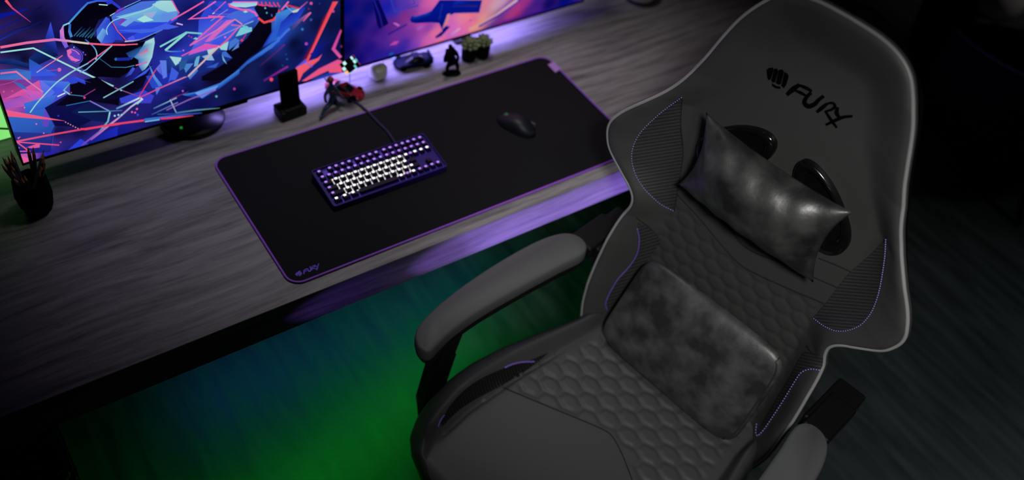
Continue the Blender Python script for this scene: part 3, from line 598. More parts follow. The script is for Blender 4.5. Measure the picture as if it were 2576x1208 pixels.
# hand and bracelet
P(arm([(1040, 40), (1120, 10), (1480, 0), (1470, 60), (1300, 90), (1120, 80)]), (150, 190, 225), (170, 215, 220)); P(arm([(1430, 100), (1480, 40), (1600, 60), (1670, 90), (1790, 90), (1800, 190), (1740, 260), (1580, 320), (1500, 240)]), (8, 14, 40), (6, 10, 34))
P(arm([(1220, 120), (1420, 100), (1500, 220), (1470, 230), (1380, 150)]), (70, 100, 215)); Ln(arm([(1045, 30), (1060, 70), (1240, 125), (1350, 130), (1440, 170), (1475, 225)]), 5, PK, (226, 100, 190)); Ln(arm([(1490, 250), (1580, 322), (1720, 280), (1790, 200), (1812, 130)]), 5.4, (238, 70, 80), (226, 60, 70)); P(arm([(1255, 155), (1300, 138), (1340, 160), (1290, 172)]), (160, 215, 205))
for q in range(6): Ln(arm([(1480 + q * 60, 0 + q * 3), (1490 + q * 62, 50 + (q % 2) * 12), (1560 + q * 52, 60 + q * 4)]), 3.4, (222, 60, 110))
Dt(arm([(1597, 100)])[0], 2.4, (110, 180, 200)); Dt(arm([(1620, 172)])[0], 2.4, (80, 160, 180)); Ln(arm([(1690, 190), (1700, 230)]), 3, (60, 90, 150)); Ln(arm([(1100, 5), (1460, 5)]), 3, (220, 100, 190))
P(D_([(250, 180), (480, 90), (600, 110), (470, 180), (330, 310), (250, 560), (120, 620), (210, 440)]), (60, 130, 210), (40, 90, 200)); P(D_([(330, 310), (600, 110), (700, 90), (560, 330), (400, 450), (250, 560)]), (30, 50, 180), (34, 80, 200)); P(D_([(480, 150), (620, 100), (570, 160), (510, 170)]), (196, 205, 180)); Ln(D_([(330, 130), (440, 0)]), 4.4, (232, 90, 150), (222, 100, 200)); Ln(D_([(410, 55), (600, 100)]), 4, (226, 50, 60), (190, 40, 70)); Ln(D_([(615, 100), (730, 0)]), 3.6, (190, 80, 170), (110, 60, 150)); Ln(D_([(390, 60), (490, 150)]), 3, (110, 150, 225))
Ln(D_([(0, 800), (180, 690), (400, 460), (470, 400)]), 6, (50, 110, 215), (70, 110, 225)); Ln(D_([(470, 420), (620, 280), (760, 170)]), 12, (30, 60, 130), (180, 90, 160), 3); Ln(D_([(660, 300), (780, 165)]), 3.4, (200, 70, 130), (226, 110, 150))
P(D_([(640, 890), (820, 600), (960, 250), (1060, 120), (760, 790), (720, 900)]), (60, 14, 50), (110, 30, 70)); P(D_([(690, 920), (830, 620), (1110, 0), (1190, 0), (1080, 190), (740, 900)]), (226, 60, 80), (240, 84, 96)); Dt(D_([(1118, 148)])[0], 3.4, (190, 70, 150))
P(D_([(760, 800), (980, 640), (1160, 580), (980, 660), (900, 860)]), (16, 26, 150), (12, 20, 110)); Ln(D_([(1250, 430), (1120, 720), (1235, 850)]), 8, (200, 60, 150), (215, 90, 160)); P(D_([(545, 1010), (690, 920), (880, 860), (950, 800), (900, 890), (660, 1090), (600, 1208), (580, 1208)]), (232, 92, 120), (238, 84, 100)); P(D_([(540, 1005), (700, 870), (720, 920), (620, 970)]), (90, 80, 215)); Ln(D_([(690, 925), (800, 990)]), 4, (170, 110, 190), (110, 80, 190))
P(D_([(640, 1208), (900, 1020), (1190, 880), (1262, 900), (1262, 1080), (1080, 1100), (1040, 1050), (760, 1180), (700, 1208)]), (222, 84, 140), (236, 84, 110)); Ln(D_([(60, 1205), (250, 1090), (430, 985)]), 4.6, (90, 26, 110), (140, 40, 160)); Ln(D_([(0, 980), (250, 770), (380, 650)]), 3, (60, 20, 90), (110, 40, 120)); P(D_([(760, 1190), (1060, 1080), (1262, 1090), (1262, 1110), (900, 1208)]), (24, 60, 150), (40, 60, 190))
for p, r, c in (((648, 420), 3.4, (50, 120, 190)), ((708, 640), 4, (170, 60, 190)), ((780, 275), 3.4, (60, 70, 160)), ((400, 800), 2.8, (24, 60, 130)), ((415, 872), 2.8, (26, 74, 140)), ((178, 1182), 4.6, (232, 70, 110)), ((350, 970), 2.6, (24, 60, 120)), ((908, 28), 2.6, (20, 50, 130)), ((1245, 680), 3.2, (120, 40, 110)), ((780, 25), 4, (200, 80, 150)), ((745, 108), 2.4, (120, 30, 80))): Dt(D_([p])[0], r, c)
# lower right traces
Ln(E_([(190, 860), (600, 780), (1060, 700), (1510, 635)]), 4.4, (222, 84, 130), (205, 50, 90)); Ln(E_([(1050, 706), (1500, 640)]), 3.6, (236, 70, 90)); Ln(F_([(0, 818), (60, 822), (400, 762), (770, 715)]), 5, (226, 60, 90), (226, 66, 110)); Ln(F_([(775, 705), (1100, 665), (1470, 630)]), 5, (60, 110, 210), (40, 70, 170)); Ln(F_([(780, 730), (960, 705)]), 3.4, (110, 180, 215)); Ln(F_([(970, 697), (1180, 680), (1370, 665)]), 4, (226, 50, 90), (236, 70, 110))
Ln(E_([(200, 865), (735, 905)]), 3.2, (236, 84, 130), (226, 70, 110)); Ln(E_([(205, 870), (340, 970)]), 3.4, PK, RD_); Ln(E_([(230, 985), (370, 980)]), 2.6, PK); P(E_([(205, 810), (250, 795), (220, 830)]), (226, 100, 165)); P(E_([(740, 870), (762, 855), (760, 880)]), (226, 80, 150)); P(E_([(650, 1060), (680, 1050), (680, 1065), (650, 1072)]), (236, 50, 70))
Ln(F_([(885, 570), (1165, 440)]), 2.8, (60, 110, 160), (150, 190, 205)); Ln(F_([(860, 645), (1180, 495)]), 2.4, (40, 80, 150), (120, 130, 180)); Ln(F_([(1040, 590), (1320, 460), (1640, 345)]), 3.2, (120, 90, 160), (150, 90, 190)); Ln(F_([(1085, 460), (1160, 620)]), 3, (170, 170, 200), (120, 150, 180)); Ln(F_([(1160, 622), (1400, 590), (1690, 572)]), 3.6, (60, 110, 150), (110, 170, 175)); Ln(F_([(1100, 450), (1310, 365)]), 2.6, (130, 40, 130), (70, 30, 110)); Ln(F_([(930, 640), (1480, 632)]), 2.6, (40, 90, 150), (60, 60, 160))
for p, r, c in (((413, 657), 2.6, CY), ((458, 646), 2.6, CY), ((497, 645), 2.4, CY), ((682, 574), 2.8, PK), ((622, 611), 2.6, PK), ((660, 618), 2.4, PK), ((692, 645), 2.8, (70, 70, 225)), ((1865, 331), 3.4, (170, 50, 150)), ((1647, 422), 3, (90, 180, 170)), ((1238, 356), 2.8, (150, 90, 190)), ((490, 345), 2.2, (150, 205, 205)), ((45, 435), 3, (210, 60, 150))): Dt(F_([p])[0], r, c)
for q in range(6): Dt(E_([(815 + q * 31, 612 + q * 16)])[0], 1.7, (226, 130, 150))
for p, r, c in (((32, 224), 2.4, (226, 84, 130)), ((140, 215), 2, (226, 84, 130)), ((538, 750), 2, (226, 100, 170)), ((444, 633), 2.2, (226, 110, 190)), ((722, 530), 2.6, (40, 50, 190)), ((325, 1015), 2, (222, 80, 150)), ((225, 935), 1.6, (226, 100, 170)), ((293, 424), 1.8, (215, 150, 190)), ((885, 236), 1.6, RD_)): Dt(E_([p])[0], r, c)
a1.build('screen_picture', m1)

m2, z0, zt, bz = monitor(XM_ + .0004, XR, 'right monitor showing blue and pink art with a running leg', 1)
ctrl2 = [((870, 20), (0, 10, 112)), ((900, 60), (0, 12, 116)), ((930, 20), (0, 12, 110)), ((872, 120), (0, 4, 66)), ((900, 150), (8, 8, 105)), ((870, 90), (0, 8, 90)), ((950, 75), (34, 14, 120)), ((975, 20), (6, 26, 165)), ((990, 30), (30, 40, 165)), ((1020, 15), (64, 50, 172)), ((1045, 10), (110, 66, 170)), ((1040, 32), (118, 52, 150)),
         ((1070, 8), (196, 84, 165)), ((1085, 4), (215, 100, 165)), ((1062, 34), (176, 70, 165)), ((1022, 36), (128, 40, 120)), ((985, 62), (92, 32, 130)), ((960, 90), (72, 30, 142)), ((1000, 90), (104, 42, 150)), ((1020, 110), (50, 34, 155)), ((1010, 128), (28, 30, 155)), ((930, 120), (26, 14, 122)), ((950, 140), (32, 22, 135)), ((980, 140), (20, 24, 145)),
         ((1040, 80), (112, 46, 150)), ((1060, 66), (190, 74, 165)), ((1075, 70), (120, 56, 165)), ((1050, 110), (130, 60, 175)), ((1070, 105), (205, 92, 165)), ((1095, 84), (226, 110, 150)), ((1085, 110), (205, 96, 185)), ((1110, 100), (226, 110, 150)), ((1040, 128), (60, 48, 175)), ((1130, 95), (196, 90, 180)), ((1140, 60), (205, 96, 185)), ((1150, 75), (200, 110, 205)), ((1165, 72), (226, 90, 150)), ((1160, 50), (226, 130, 140)), ((1182, 42), (226, 120, 130)),
         ((1185, 55), (215, 80, 150)), ((1210, 30), (206, 120, 150)), ((1215, 45), (226, 150, 130)), ((1195, 70), (226, 140, 130)), ((1225, 5), (215, 120, 150)), ((1245, 15), (200, 160, 170)), ((1262, 5), (200, 150, 190)), ((1232, 44), (190, 130, 150)), ((1255, 40), (76, 26, 140)), ((1275, 22), (86, 34, 150)), ((1300, 25), (176, 50, 115)), ((1285, 35), (170, 50, 120)), ((1320, 8), (150, 44, 130)),
         ((1330, 25), (60, 26, 130)), ((1262, 55), (120, 34, 120)), ((1240, 64), (70, 24, 140)), ((1350, 10), (50, 24, 130)), ((1380, 10), (0, 5, 90)), ((1420, 5), (0, 10, 112)), ((1325, 35), (70, 26, 120)), ((1300, 46), (110, 30, 110)), ((1230, 80), (40, 16, 120)), ((1170, 95), (200, 110, 190)), ((1120, 115), (150, 90, 200))]
a2 = Art(XM_ + .0004 + bz, XR - bz, z0 + bz, zt - bz, 110, 60, ctrl2, 3.2)
P, Ln, Dt = a2.poly, a2.line, a2.dot
P(G_([(520, 0), (620, 0), (790, 400), (640, 490), (600, 430)]), (2, 4, 84), (4, 4, 78)); Ln(G_([(540, 0), (640, 260), (690, 470)]), 4, (30, 26, 140), (40, 20, 130)); Ln(G_([(830, 0), (890, 200), (1290, 90)]), 3.4, (40, 60, 180), (60, 50, 170)); Ln(G_([(900, 160), (1230, 60), (1210, 0)]), 2.6, (60, 50, 175))
P(G_([(1150, 330), (1180, 270), (1290, 285), (1420, 225), (1510, 190), (1600, 70), (1650, 0), (2370, 0), (2320, 215), (1900, 225), (1830, 260), (1720, 430), (1830, 450), (1680, 610), (1590, 650), (1575, 620), (1700, 520), (1640, 390), (1500, 380), (1250, 395), (1170, 375)]), (2, 20, 135), (0, 14, 120))
P(G_([(1880, 60), (1930, 10), (2360, 0), (2300, 130), (1900, 100)]), (4, 40, 165), (2, 24, 130)); Ln(G_([(1870, 110), (2100, 100), (2290, 105)]), 3, (30, 30, 130), (60, 30, 110)); Ln(G_([(1700, 60), (1640, 340)]), 2.6, (30, 40, 150)); P(G_([(1190, 290), (1420, 225), (1510, 180), (1480, 260), (1280, 330), (1180, 330)]), (10, 60, 170), (4, 26, 140)); P(G_([(1780, 240), (1830, 230), (1790, 400), (1690, 500)]), (210, 130, 150), (205, 120, 140))
P(G_([(860, 390), (900, 380), (980, 420), (950, 450)]), (190, 96, 190)); P(G_([(800, 770), (880, 700), (970, 690), (920, 750)]), (186, 66, 165)); P(G_([(780, 930), (830, 880), (880, 890), (840, 930)]), (20, 80, 165)); Ln(G_([(780, 580), (1100, 410)]), 5, (40, 22, 130), (70, 30, 140)); P(G_([(1250, 490), (1330, 440), (1400, 440), (1300, 500)]), (150, 90, 190)); Ln(G_([(1840, 590), (1990, 480)]), 5, (190, 120, 200), (215, 160, 195))
for q in range(6): Ln(G_([(1880 + q * 30, 330 + q * 40), (2150 + q * 20, 250 + q * 30)]), 2.4, (215, 110, 180), (232, 130, 150))
Ln(H_([(0, 370), (150, 300), (340, 190), (600, 0)]), 7, (215, 150, 130), (205, 170, 185)); Ln(H_([(120, 330), (380, 180), (640, 0)]), 4, (80, 26, 150), (90, 40, 170)); Ln(H_([(330, 300), (700, 190), (1040, 100)]), 4, (120, 30, 120), (40, 10, 110)); Ln(H_([(400, 280), (800, 165), (1380, 10)]), 2.4, (40, 26, 150), (0, 10, 130))
P(G_([(2150, 330), (2180, 320), (2190, 355), (2160, 360)]), (176, 60, 150))
a2.build('screen_picture', m2)

# green lit panel behind the left monitor
gp = thing('lit_panel', 'bright green glowing panel behind the left monitor', 'screen', (-.44, .672, DZ + .0005))
MB().box((.058, 0, .061), (.108, .04, .122)).build('housing', M['plastic'], gp, bevel=.003)
gm = mat('green_screen', (.1, .3, .1), .5, emit=lin((130, 232, 116)), estr=1)
tc = nd(gm, 'ShaderNodeTexCoord'); wv = nd(gm, 'ShaderNodeTexNoise'); wv.inputs['Scale'].default_value = 6; wv.inputs['Detail'].default_value = 1
rp = nd(gm, 'ShaderNodeValToRGB'); rp.color_ramp.elements[0].color = (*lin((96, 205, 84)), 1); rp.color_ramp.elements[1].color = (*lin((150, 245, 140)), 1); rp.color_ramp.elements[0].position = .35; rp.color_ramp.elements[1].position = .6
lk(gm, tc.outputs['Object'], wv.inputs['Vector']); lk(gm, wv.outputs['Fac'], rp.inputs['Fac']); lk(gm, rp.outputs[0], bsdf(gm).inputs['Emission Color'])
MB().box((.058, -.021, .060), (.102, .002, .114)).build('glowing_face', gm, gp)
MB().tube([(-.02, -.0238, .082), (.11, -.0238, .022)], .0022, 8).build('dark_diagonal', mat('dark_green', (.01, .05, .01), .5), gp)  # dark diagonal line across the glowing face

# ------------------------------------------------------------------ small things on the desk
# pencil cup
cc = Vector((-.3535, .4235, DZ))
cup = thing('pencil_cup', 'black faceted cup holding dark pencils at left of desk', 'cup', cc)
mb = MB(); rings = [(.027, 0), (.031, .012), (.036, .045), (.0325, .080), (.030, .080), (.033, .045), (.028, .006), (.001, .005)]
n = 9; V = []; F = []
for j, (r, z) in enumerate(rings):
    for a in range(n):
        t = 2 * PI * (a + (.5 if j in (1, 2, 5) else 0)) / n; V.append((r * math.cos(t), r * math.sin(t), z + .0005))
for j in range(len(rings) - 1):
    for a in range(n):
        b = (a + 1) % n
        F += [(j * n + a, j * n + b, (j + 1) * n + b), (j * n + a, (j + 1) * n + b, (j + 1) * n + a)]
F.append(tuple(reversed(range(n))))
mb.add(V, F).build('shell', M['soot'], cup)
cup_shell_only = True
tips = [((3, 413), .415, 'lowest at far left'), ((6, 396), .43, 'second from far left, tall and tilted'), ((12, 399), .437, 'tall, beside the far left cluster'), ((26, 379), .445, 'tallest of the left fan'), ((19, 392), .432, 'middle of the left fan'), ((27, 391), .425, 'right edge of the left fan'),
        ((25, 413), .418, 'short, below the left fan'), ((26, 427), .410, 'shorter still, below the left fan'), ((69.5, 369.5), .440, 'taller left one of the upright middle pair'), ((83, 369.5), .444, 'right one of the upright middle pair'), ((110.5, 378), .444, 'tallest at right rim'), ((112, 391), .427, 'second tallest at right rim'),
        ((114, 410), .410, 'third tallest at right rim'), ((103, 414), .424, 'short, inside the right rim'), ((97, 426), .414, 'shortest near the right rim'), ((59, 438), .412, 'short, in the middle of the cup'), ((51, 445), .404, 'short, near the front rim'), ((31, 448), .400, 'lying low over the front left rim')]
for k, (p, y, where) in enumerate(tips):
    tip = on_y(p, y); ang = math.atan2(y - cc.y, (tip.x - cc.x)); e = Vector((cc.x, cc.y, 0)) + Vector(((tip.x - cc.x) * .35 + (0 if 9 < k < 13 else random.uniform(-.004, .004)), (y - cc.y) * .6 + (0 if 9 < k < 13 else random.uniform(-.004, .004)), 0)); e.z = DZ + .0085
    # keep the shaft inside the rim
    f = (DZ + .081 - e.z) / (tip.z - e.z); rim = e.lerp(tip, f); off = Vector((rim.x - cc.x, rim.y - cc.y)); lim = 0.018 if k == 10 else .0232
    if off.length > lim and f < 1:
        d = off - off.normalized() * lim; e.x -= d.x / max(1 - f, .2); e.y -= d.y / max(1 - f, .2)
        o2 = Vector((e.x - cc.x, e.y - cc.y))
        if o2.length > .022: o2 = o2.normalized() * .022; e.x, e.y = cc.x + o2.x, cc.y + o2.y
    d = (tip - e); L = d.length; q = d.to_track_quat('Z', 'Y')
    pn = thing('pencil', 'dark pencil ' + where, 'pencil', e, 0, 'pencils in the black cup')
    pn.rotation_mode = 'QUATERNION'; pn.rotation_quaternion = q
    MB().lathe([(.001, 0), (.0033, 0), (.0033, L - .017)], n=6, closed=False).build('barrel', M['pencil'], pn)
    MB().lathe([(.0033, L - .017), (.0030, L - .0155), (.0010, L - .004)], n=10, closed=False).build('sharpened_end', M['pencil_wood'], pn)
    MB().lathe([(.0010, L - .004), (.0002, L)], n=8, closed=False).build('lead', M['lead'], pn)

# charging dock
dk_ = thing('charging_dock', 'black upright charging dock in front of the left monitor', 'phone stand', (.2205, .4755, DZ), math.radians(4))
MB().box((0, -.002, .0125), (.064, .046, .024)).build('base', M['plastic'], dk_, bevel=.004)
o = MB().box((0, 0, .047), (.046, .010, .096)).build('back_rest', M['soot'], dk_, bevel=.003); o.location = (0, -.006, .024); o.rotation_euler = (math.radians(-4), 0, 0)
MB().box((0, -.020, .0265), (.046, .008, .006)).build('lip', M['plastic'], dk_, bevel=.0015)

# figures (posed toy bodies as one skinned surface)
def skinned(name, pts, edges, m, parent):
    me = bpy.data.meshes.new(name); me.from_pydata([p for p, r in pts], edges, []); o = link(name, me, m, parent)
    md = o.modifiers.new('skin', 'SKIN'); md.use_smooth_shade = True
    for i, (p, r) in enumerate(pts): o.data.skin_vertices[0].data[i].radius = (r, r)
    o.data.skin_vertices[0].data[0].use_root = True
    o.modifiers.new('sub', 'SUBSURF').levels = 2; o.modifiers['sub'].render_levels = 2
    bpy.context.view_layer.update()
    dg = bpy.context.evaluated_depsgraph_get(); m2_ = bpy.data.meshes.new_from_object(o.evaluated_get(dg))
    o.modifiers.clear(); o.data = m2_
    return o
FY = .442
def fp(p, dy=0): q = on_y(p, FY + dy); return q
f0 = on_z((836, 287), DZ)
fig = thing('toy_figure', 'small blue action figure in a wide stance behind the mat', 'toy figure', (f0.x, FY, DZ))
def fl(p, dy=0): q = fp(p, dy); return (q.x - f0.x, q.y - FY, max(q.z - DZ, .0035))
body = [(fl((838, 252)), .0078), (fl((836, 236)), .0072), (fl((835, 222)), .0088), (fl((833, 212)), .0042), (fl((831, 203)), .0068),
        (fl((826, 266), -.004), .0062), (fl((815, 278), -.012), .0048), (fl((809, 293), -.016), .0036), (fl((805, 297), -.022), .0036),
        (fl((851, 262), .004), .0064), (fl((857, 272), .008), .0048), (fl((859, 282), .006), .0036), (fl((868, 284), .0), .0036),
        (fl((824, 228), -.002), .0046), (fl((817, 241), -.006), .0036), (fl((819, 254), -.012), .0034), (fl((822, 259), -.014), .0030),
        (fl((846, 226), .002), .0046), (fl((854, 237), -.004), .0036), (fl((862, 246), -.010), .0032), (fl((865, 250), -.012), .0028)]
skinned('body', body, [(0, 1), (1, 2), (2, 3), (3, 4), (0, 5), (5, 6), (6, 7), (7, 8), (0, 9), (9, 10), (10, 11), (11, 12), (2, 13), (13, 14), (14, 15), (15, 16), (2, 17), (17, 18), (18, 19), (19, 20)], M['toy_blue'], fig)
c = Vector(fl((838, 250)))
V = []; F = []
for a in range(14):
    t = 2 * PI * a / 14
    V += [c + Vector((.0085 * math.cos(t), .008 * math.sin(t), .004)), c + Vector((.0098 * math.cos(t) + .002 * math.sin(3 * t), .0095 * math.sin(t), -.012 + .004 * math.sin(2 * t)))]
for a in range(14): b = (a + 1) % 14; F.append((2 * a, 2 * b, 2 * b + 1, 2 * a + 1))
mesh('tunic', V, F, M['soot'], fig)
h = Vector(fl((831, 203)))
MB().lathe([(.0005, .0086), (.004, .0080), (.0074, .004), (.0078, -.001), (.0066, -.003)], h + Vector((0, .0005, .001)), 16, closed=False).build('hair', M['toy_red'], fig, smooth=True)
MB().tube([fl((824, 207), -.006), fl((818, 199), -.004), fl((815, 194), -.003)], [.0016, .0014, .0006], 8).build('spike', M['toy_red'], fig, smooth=True)
MB().box(Vector(fl((837, 232), -.009)), (.006, .002, .005)).build('chest_badge', M['toy_red'], fig)

g0 = on_z((1136, 186), DZ)
fig2 = thing('toy_figure', 'black crouching action figure on an oval base by the plants', 'toy figure', (g0.x, g0.y, DZ))
GY = g0.y
def gl(p, dy=0): q = on_y(p, GY + dy); return (q.x - g0.x, q.y - GY, max(q.z - DZ, .007))
MB().lathe([(.001, .0005), (.026, .0005), (.027, .002), (.025, .005), (.001, .006)], n=28, closed=False, sx=.9, sy=.5).build('base', M['soot'], fig2, smooth=True).rotation_euler = (0, 0, math.radians(-18))
body = [(gl((1139, 152)), .009), (gl((1137, 140)), .0085), (gl((1136, 128)), .010), (gl((1134, 120)), .005), (gl((1132, 112)), .007),
        (gl((1129, 163), -.002), .0065), (gl((1124, 172), -.002), .005), (gl((1126, 181), -.004), .004), (gl((1121, 183), -.009), .004),
        (gl((1149, 160), .004), .0068), (gl((1152, 170), .003), .005), (gl((1150, 179), .002), .004), (gl((1155, 181), -.002), .004),
        (gl((1126, 132), -.004), .005), (gl((1118, 146), -.008), .004), (gl((1121, 158), -.012), .0036), (gl((1148, 132), .002), .005), (gl((1153, 146), -.002), .004), (gl((1150, 156), -.008), .0036)]
skinned('body', body, [(0, 1), (1, 2), (2, 3), (3, 4), (0, 5), (5, 6), (6, 7), (7, 8), (0, 9), (9, 10), (10, 11), (11, 12), (2, 13), (13, 14), (14, 15), (2, 16), (16, 17), (17, 18)], M['soot'], fig2)
h = Vector(gl((1136, 128)))
V = [h + Vector((-.012, .006, .004)), h + Vector((.012, .006, .004)), h + Vector((.016, .012, -.045)), h + Vector((-.012, .012, -.04))]
MB().add(V + [v + Vector((0, .002, 0)) for v in V], [(0, 1, 2, 3), (7, 6, 5, 4), (0, 4, 5, 1), (1, 5, 6, 2), (2, 6, 7, 3), (3, 7, 4, 0)]).build('cape', M['soot'], fig2)

# toy cars
def toy_car(label, loc, rz, paint, L, kind):
    t = thing('toy_car', label, 'toy car', loc, rz, 'toy sports cars on the desk')
    Wd = L * .44; V = []; F = []; NS = 24; NC = 14
    for i in range(NS + 1):
        s = i / NS; x = -L / 2 + L * s
        hw = Wd / 2 * (1 - .16 * abs(2 * s - 1) ** 5) * (1 - .5 * max(0, (s - .9) / .1) ** 2) * (1 - .3 * max(0, (.06 - s) / .06))
        top = L * interp([(0, .15), (.06, .20), (.25, .205), (.5, .18), (.72, .165), (.9, .125), (1, .075)], s) + L * .012 * math.sin(PI * s * 4) * (s < .9)
        bot = L * interp([(0, .07), (.12, .045), (.9, .045), (1, .05)], s)
        for j in range(NC):
            a = 2 * PI * j / NC; cy = math.copysign(abs(math.cos(a)) ** .45, math.cos(a)); sz = math.copysign(abs(math.sin(a)) ** .6, math.sin(a))
            V.append((x, hw * cy, (top + bot) / 2 + (top - bot) / 2 * sz))
    for i in range(NS):
        for j in range(NC): F.append((i * NC + j, i * NC + (j + 1) % NC, (i + 1) * NC + (j + 1) % NC, (i + 1) * NC + j))
    F.append(tuple(reversed(range(NC)))); F.append(tuple(NS * NC + j for j in range(NC)))
    MB().add(V, F).build('body', paint, t, smooth=True)
    V = []; F = []
    for i in range(13):
        s = i / 12; x = -L * .30 + L * .52 * s; hgt = L * (.195 + .105 * math.sin(PI * s ** .8)) - L * .02 * s; hw = Wd * .40 * (.45 + .55 * math.sin(PI * min(max(s, .03), .97)) ** .4)
        for j in range(9):
            a = PI * j / 8; V.append((x, hw * math.cos(a), L * .15 + (hgt - L * .15) * math.sin(a) ** .6))
    for i in range(12):
        for j in range(8): F.append((i * 9 + j, i * 9 + j + 1, (i + 1) * 9 + j + 1, (i + 1) * 9 + j))
    MB().add(V, F).build('cabin_glass', M['toy_glass'], t, smooth=True)
    MB().box((-L * .05, 0, L * .288), (L * .17, Wd * .50, L * .018)).build('roof', paint, t, bevel=.0008)
    for sx in (-.30, .31):
        for sy in (-1, 1):
            w = MB().lathe([(.001, -.5), (.7, -.5), (1, -.35), (1, .35), (.7, .5), (.35, .4), (.001, .4)], n=20, closed=False)
            w.V = [(a * L * .082, c * L * .085, b * L * .082) for a, b, c in w.V]
            o = w.build('wheel', M['soot'], t, smooth=True); o.location = (L * sx, sy * Wd * .44, L * .0835)
    for sy in (-1, 1):
        MB().box((L * .445, sy * Wd * .26, L * .115), (L * .03, Wd * .14, L * .03)).build('headlight', M['toy_glass'], t, bevel=.0006)
    MB().box((-L * .44, 0, L * .245), (L * .07, Wd * .86, L * .014)).build('spoiler', paint, t, bevel=.0006)
    for sy in (-1, 1): MB().box((-L * .43, sy * Wd * .30, L * .215), (L * .03, L * .012, L * .06)).build('spoiler_strut', M['soot'], t)
    return t
ra, rb = on_z((828, 212), DZ + .012), on_z((908, 240), DZ + .008)
toy_car('red toy sports car on the purple-lit desk behind the mat', ((ra.x + rb.x) / 2, (ra.y + rb.y) / 2, DZ), math.atan2(rb.y - ra.y, rb.x - ra.x), M['red_paint'], (rb - ra).length * 1.16, 0)
ba, bb = on_z((1086, 146), DZ + .012), on_z((992, 163), DZ + .008)
toy_car('dark blue toy sports car under the right monitor', ((ba.x + bb.x) / 2, (ba.y + bb.y) / 2, DZ), math.atan2(bb.y - ba.y, bb.x - ba.x), M['blue_paint'], (bb - ba).length * 1.02, 1)
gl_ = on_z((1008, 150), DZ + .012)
tag(MB().lathe([(.001, 0), (.011, 0), (.013, .004), (.013, .022), (.010, .027), (.001, .028)], (gl_.x, gl_.y + .028, DZ + .0004), 24, closed=False).build('blue_reflection', M['reflection_blue'], smooth=True), 'small pale blue glowing stand-in for a reflection beside the blue toy car', 'light')  # added glowing cylinder stands in for a bluish reflection on the desk

# white rounded cube
wc = on_z((957, 203), DZ)
MBc = MB().box((0, 0, .0205), (.040, .034, .040))
o = MBc.build('earbud_case', M['white'], bevel=.011, seg=6); o.location = (wc.x, wc.y + .012, DZ); o.rotation_euler = (0, 0, math.radians(8))
tag(o, 'small white rounded cube case between the toy cars', 'case')

# puzzle cube on a post
qc = on_y((880, 163), .452)
pz = thing('puzzle_cube', 'small dark puzzle cube with bright tiles tilted on a thin post', 'puzzle', (qc.x, qc.y, DZ))
hz_ = qc.z - DZ
cu = MB().box((0, 0, 0), (.029, .029, .029)).build('core', M['soot'], pz, bevel=.002)
cu.location = (0, 0, hz_); cu.rotation_euler = (math.radians(42), math.radians(16), math.radians(38))
faces = [((0, 0, 1), ['tile_teal', None, None, None, 'tile_white', 'tile_teal', None, 'tile_white', None]), ((0, -1, 0), [None, None, None, None, 'tile_teal', None, 'tile_white', 'tile_teal', 'tile_white']), ((1, 0, 0), [None, 'tile_teal', 'tile_orange', None, None, None, None, None, 'tile_orange']), ((-1, 0, 0), ['tile_amber', None, None, 'tile_white', None, None, None, 'tile_white', None])]
for nrm, cols in faces:
    nv = Vector(nrm); ax = Vector((0, 0, 1)) if abs(nv.z) < .5 else Vector((1, 0, 0)); ay = nv.cross(ax)
    for k, cname in enumerate(cols):
        if not cname: continue
        c = nv * .0147 + ax * ((k % 3 - 1) * .0097) + ay * ((k // 3 - 1) * .0097)
        V = [c + ax * a * .0038 + ay * b * .0038 + nv * e for e in (-.0005, .0006) for a, b in ((-1, -1), (1, -1), (1, 1), (-1, 1))]
        MB().add(V, [(3, 2, 1, 0), (4, 5, 6, 7), (0, 1, 5, 4), (1, 2, 6, 5), (2, 3, 7, 6), (3, 0, 4, 7)]).build('tile', M[cname], cu)
MB().tube([(0, 0, .002), (0, 0, hz_ - .018)], .0008, 10).build('post', M['soot'], pz, smooth=True)
MB().lathe([(.001, .0004), (.006, .0004), (.006, .002), (.001, .0025)], n=24, closed=False).build('foot', M['soot'], pz, smooth=True)

# succulents
def succulent(label, p, r, seed):
    q = on_z(p, DZ); rnd = random.Random(seed)
    t = thing('potted_succulent', label, 'plant', (q.x, q.y, DZ), rnd.uniform(0, 3), 'succulents in black pots')
    MB().lathe([(.001, .0004), (r * .86, .0004), (r * .95, .004), (r, .042), (r * .98, .044), (r * .9, .044), (r * .88, .038), (.001, .037)], n=32, closed=False).build('pot', M['soot'], t, smooth=True)
    MB().lathe([(.001, .039), (r * .87, .038)], n=24, closed=False).build('soil', M['soil'], t)
    for ring, (cnt, rad, tl, ln_) in enumerate(((9, .55, 62, .024), (8, .42, 45, .024), (6, .26, 26, .022), (4, .1, 10, .017))):
        for k in range(cnt):
            a = 2 * PI * k / cnt + ring * .37 + rnd.uniform(-.12, .12); th_ = math.radians(tl + rnd.uniform(-8, 8))
            base = Vector((math.cos(a), math.sin(a), 0)) * r * rad * .55 + Vector((0, 0, .039 + ring * .003))
            d = Vector((math.cos(a) * math.sin(th_), math.sin(a) * math.sin(th_), math.cos(th_)))
            MB().tube([base + d * ln_ * f for f in (0, .25, .55, .8, 1)], [.0022, .0044, .0054, .0036, .0004], 8).build('leaf', M['leaf'], t, smooth=True)
succulent('left succulent in a black pot behind the black figure', (1178, 149), .0195, 3)
succulent('right succulent in a black pot, nearer the desk mat corner', (1212, 142), .019, 8)

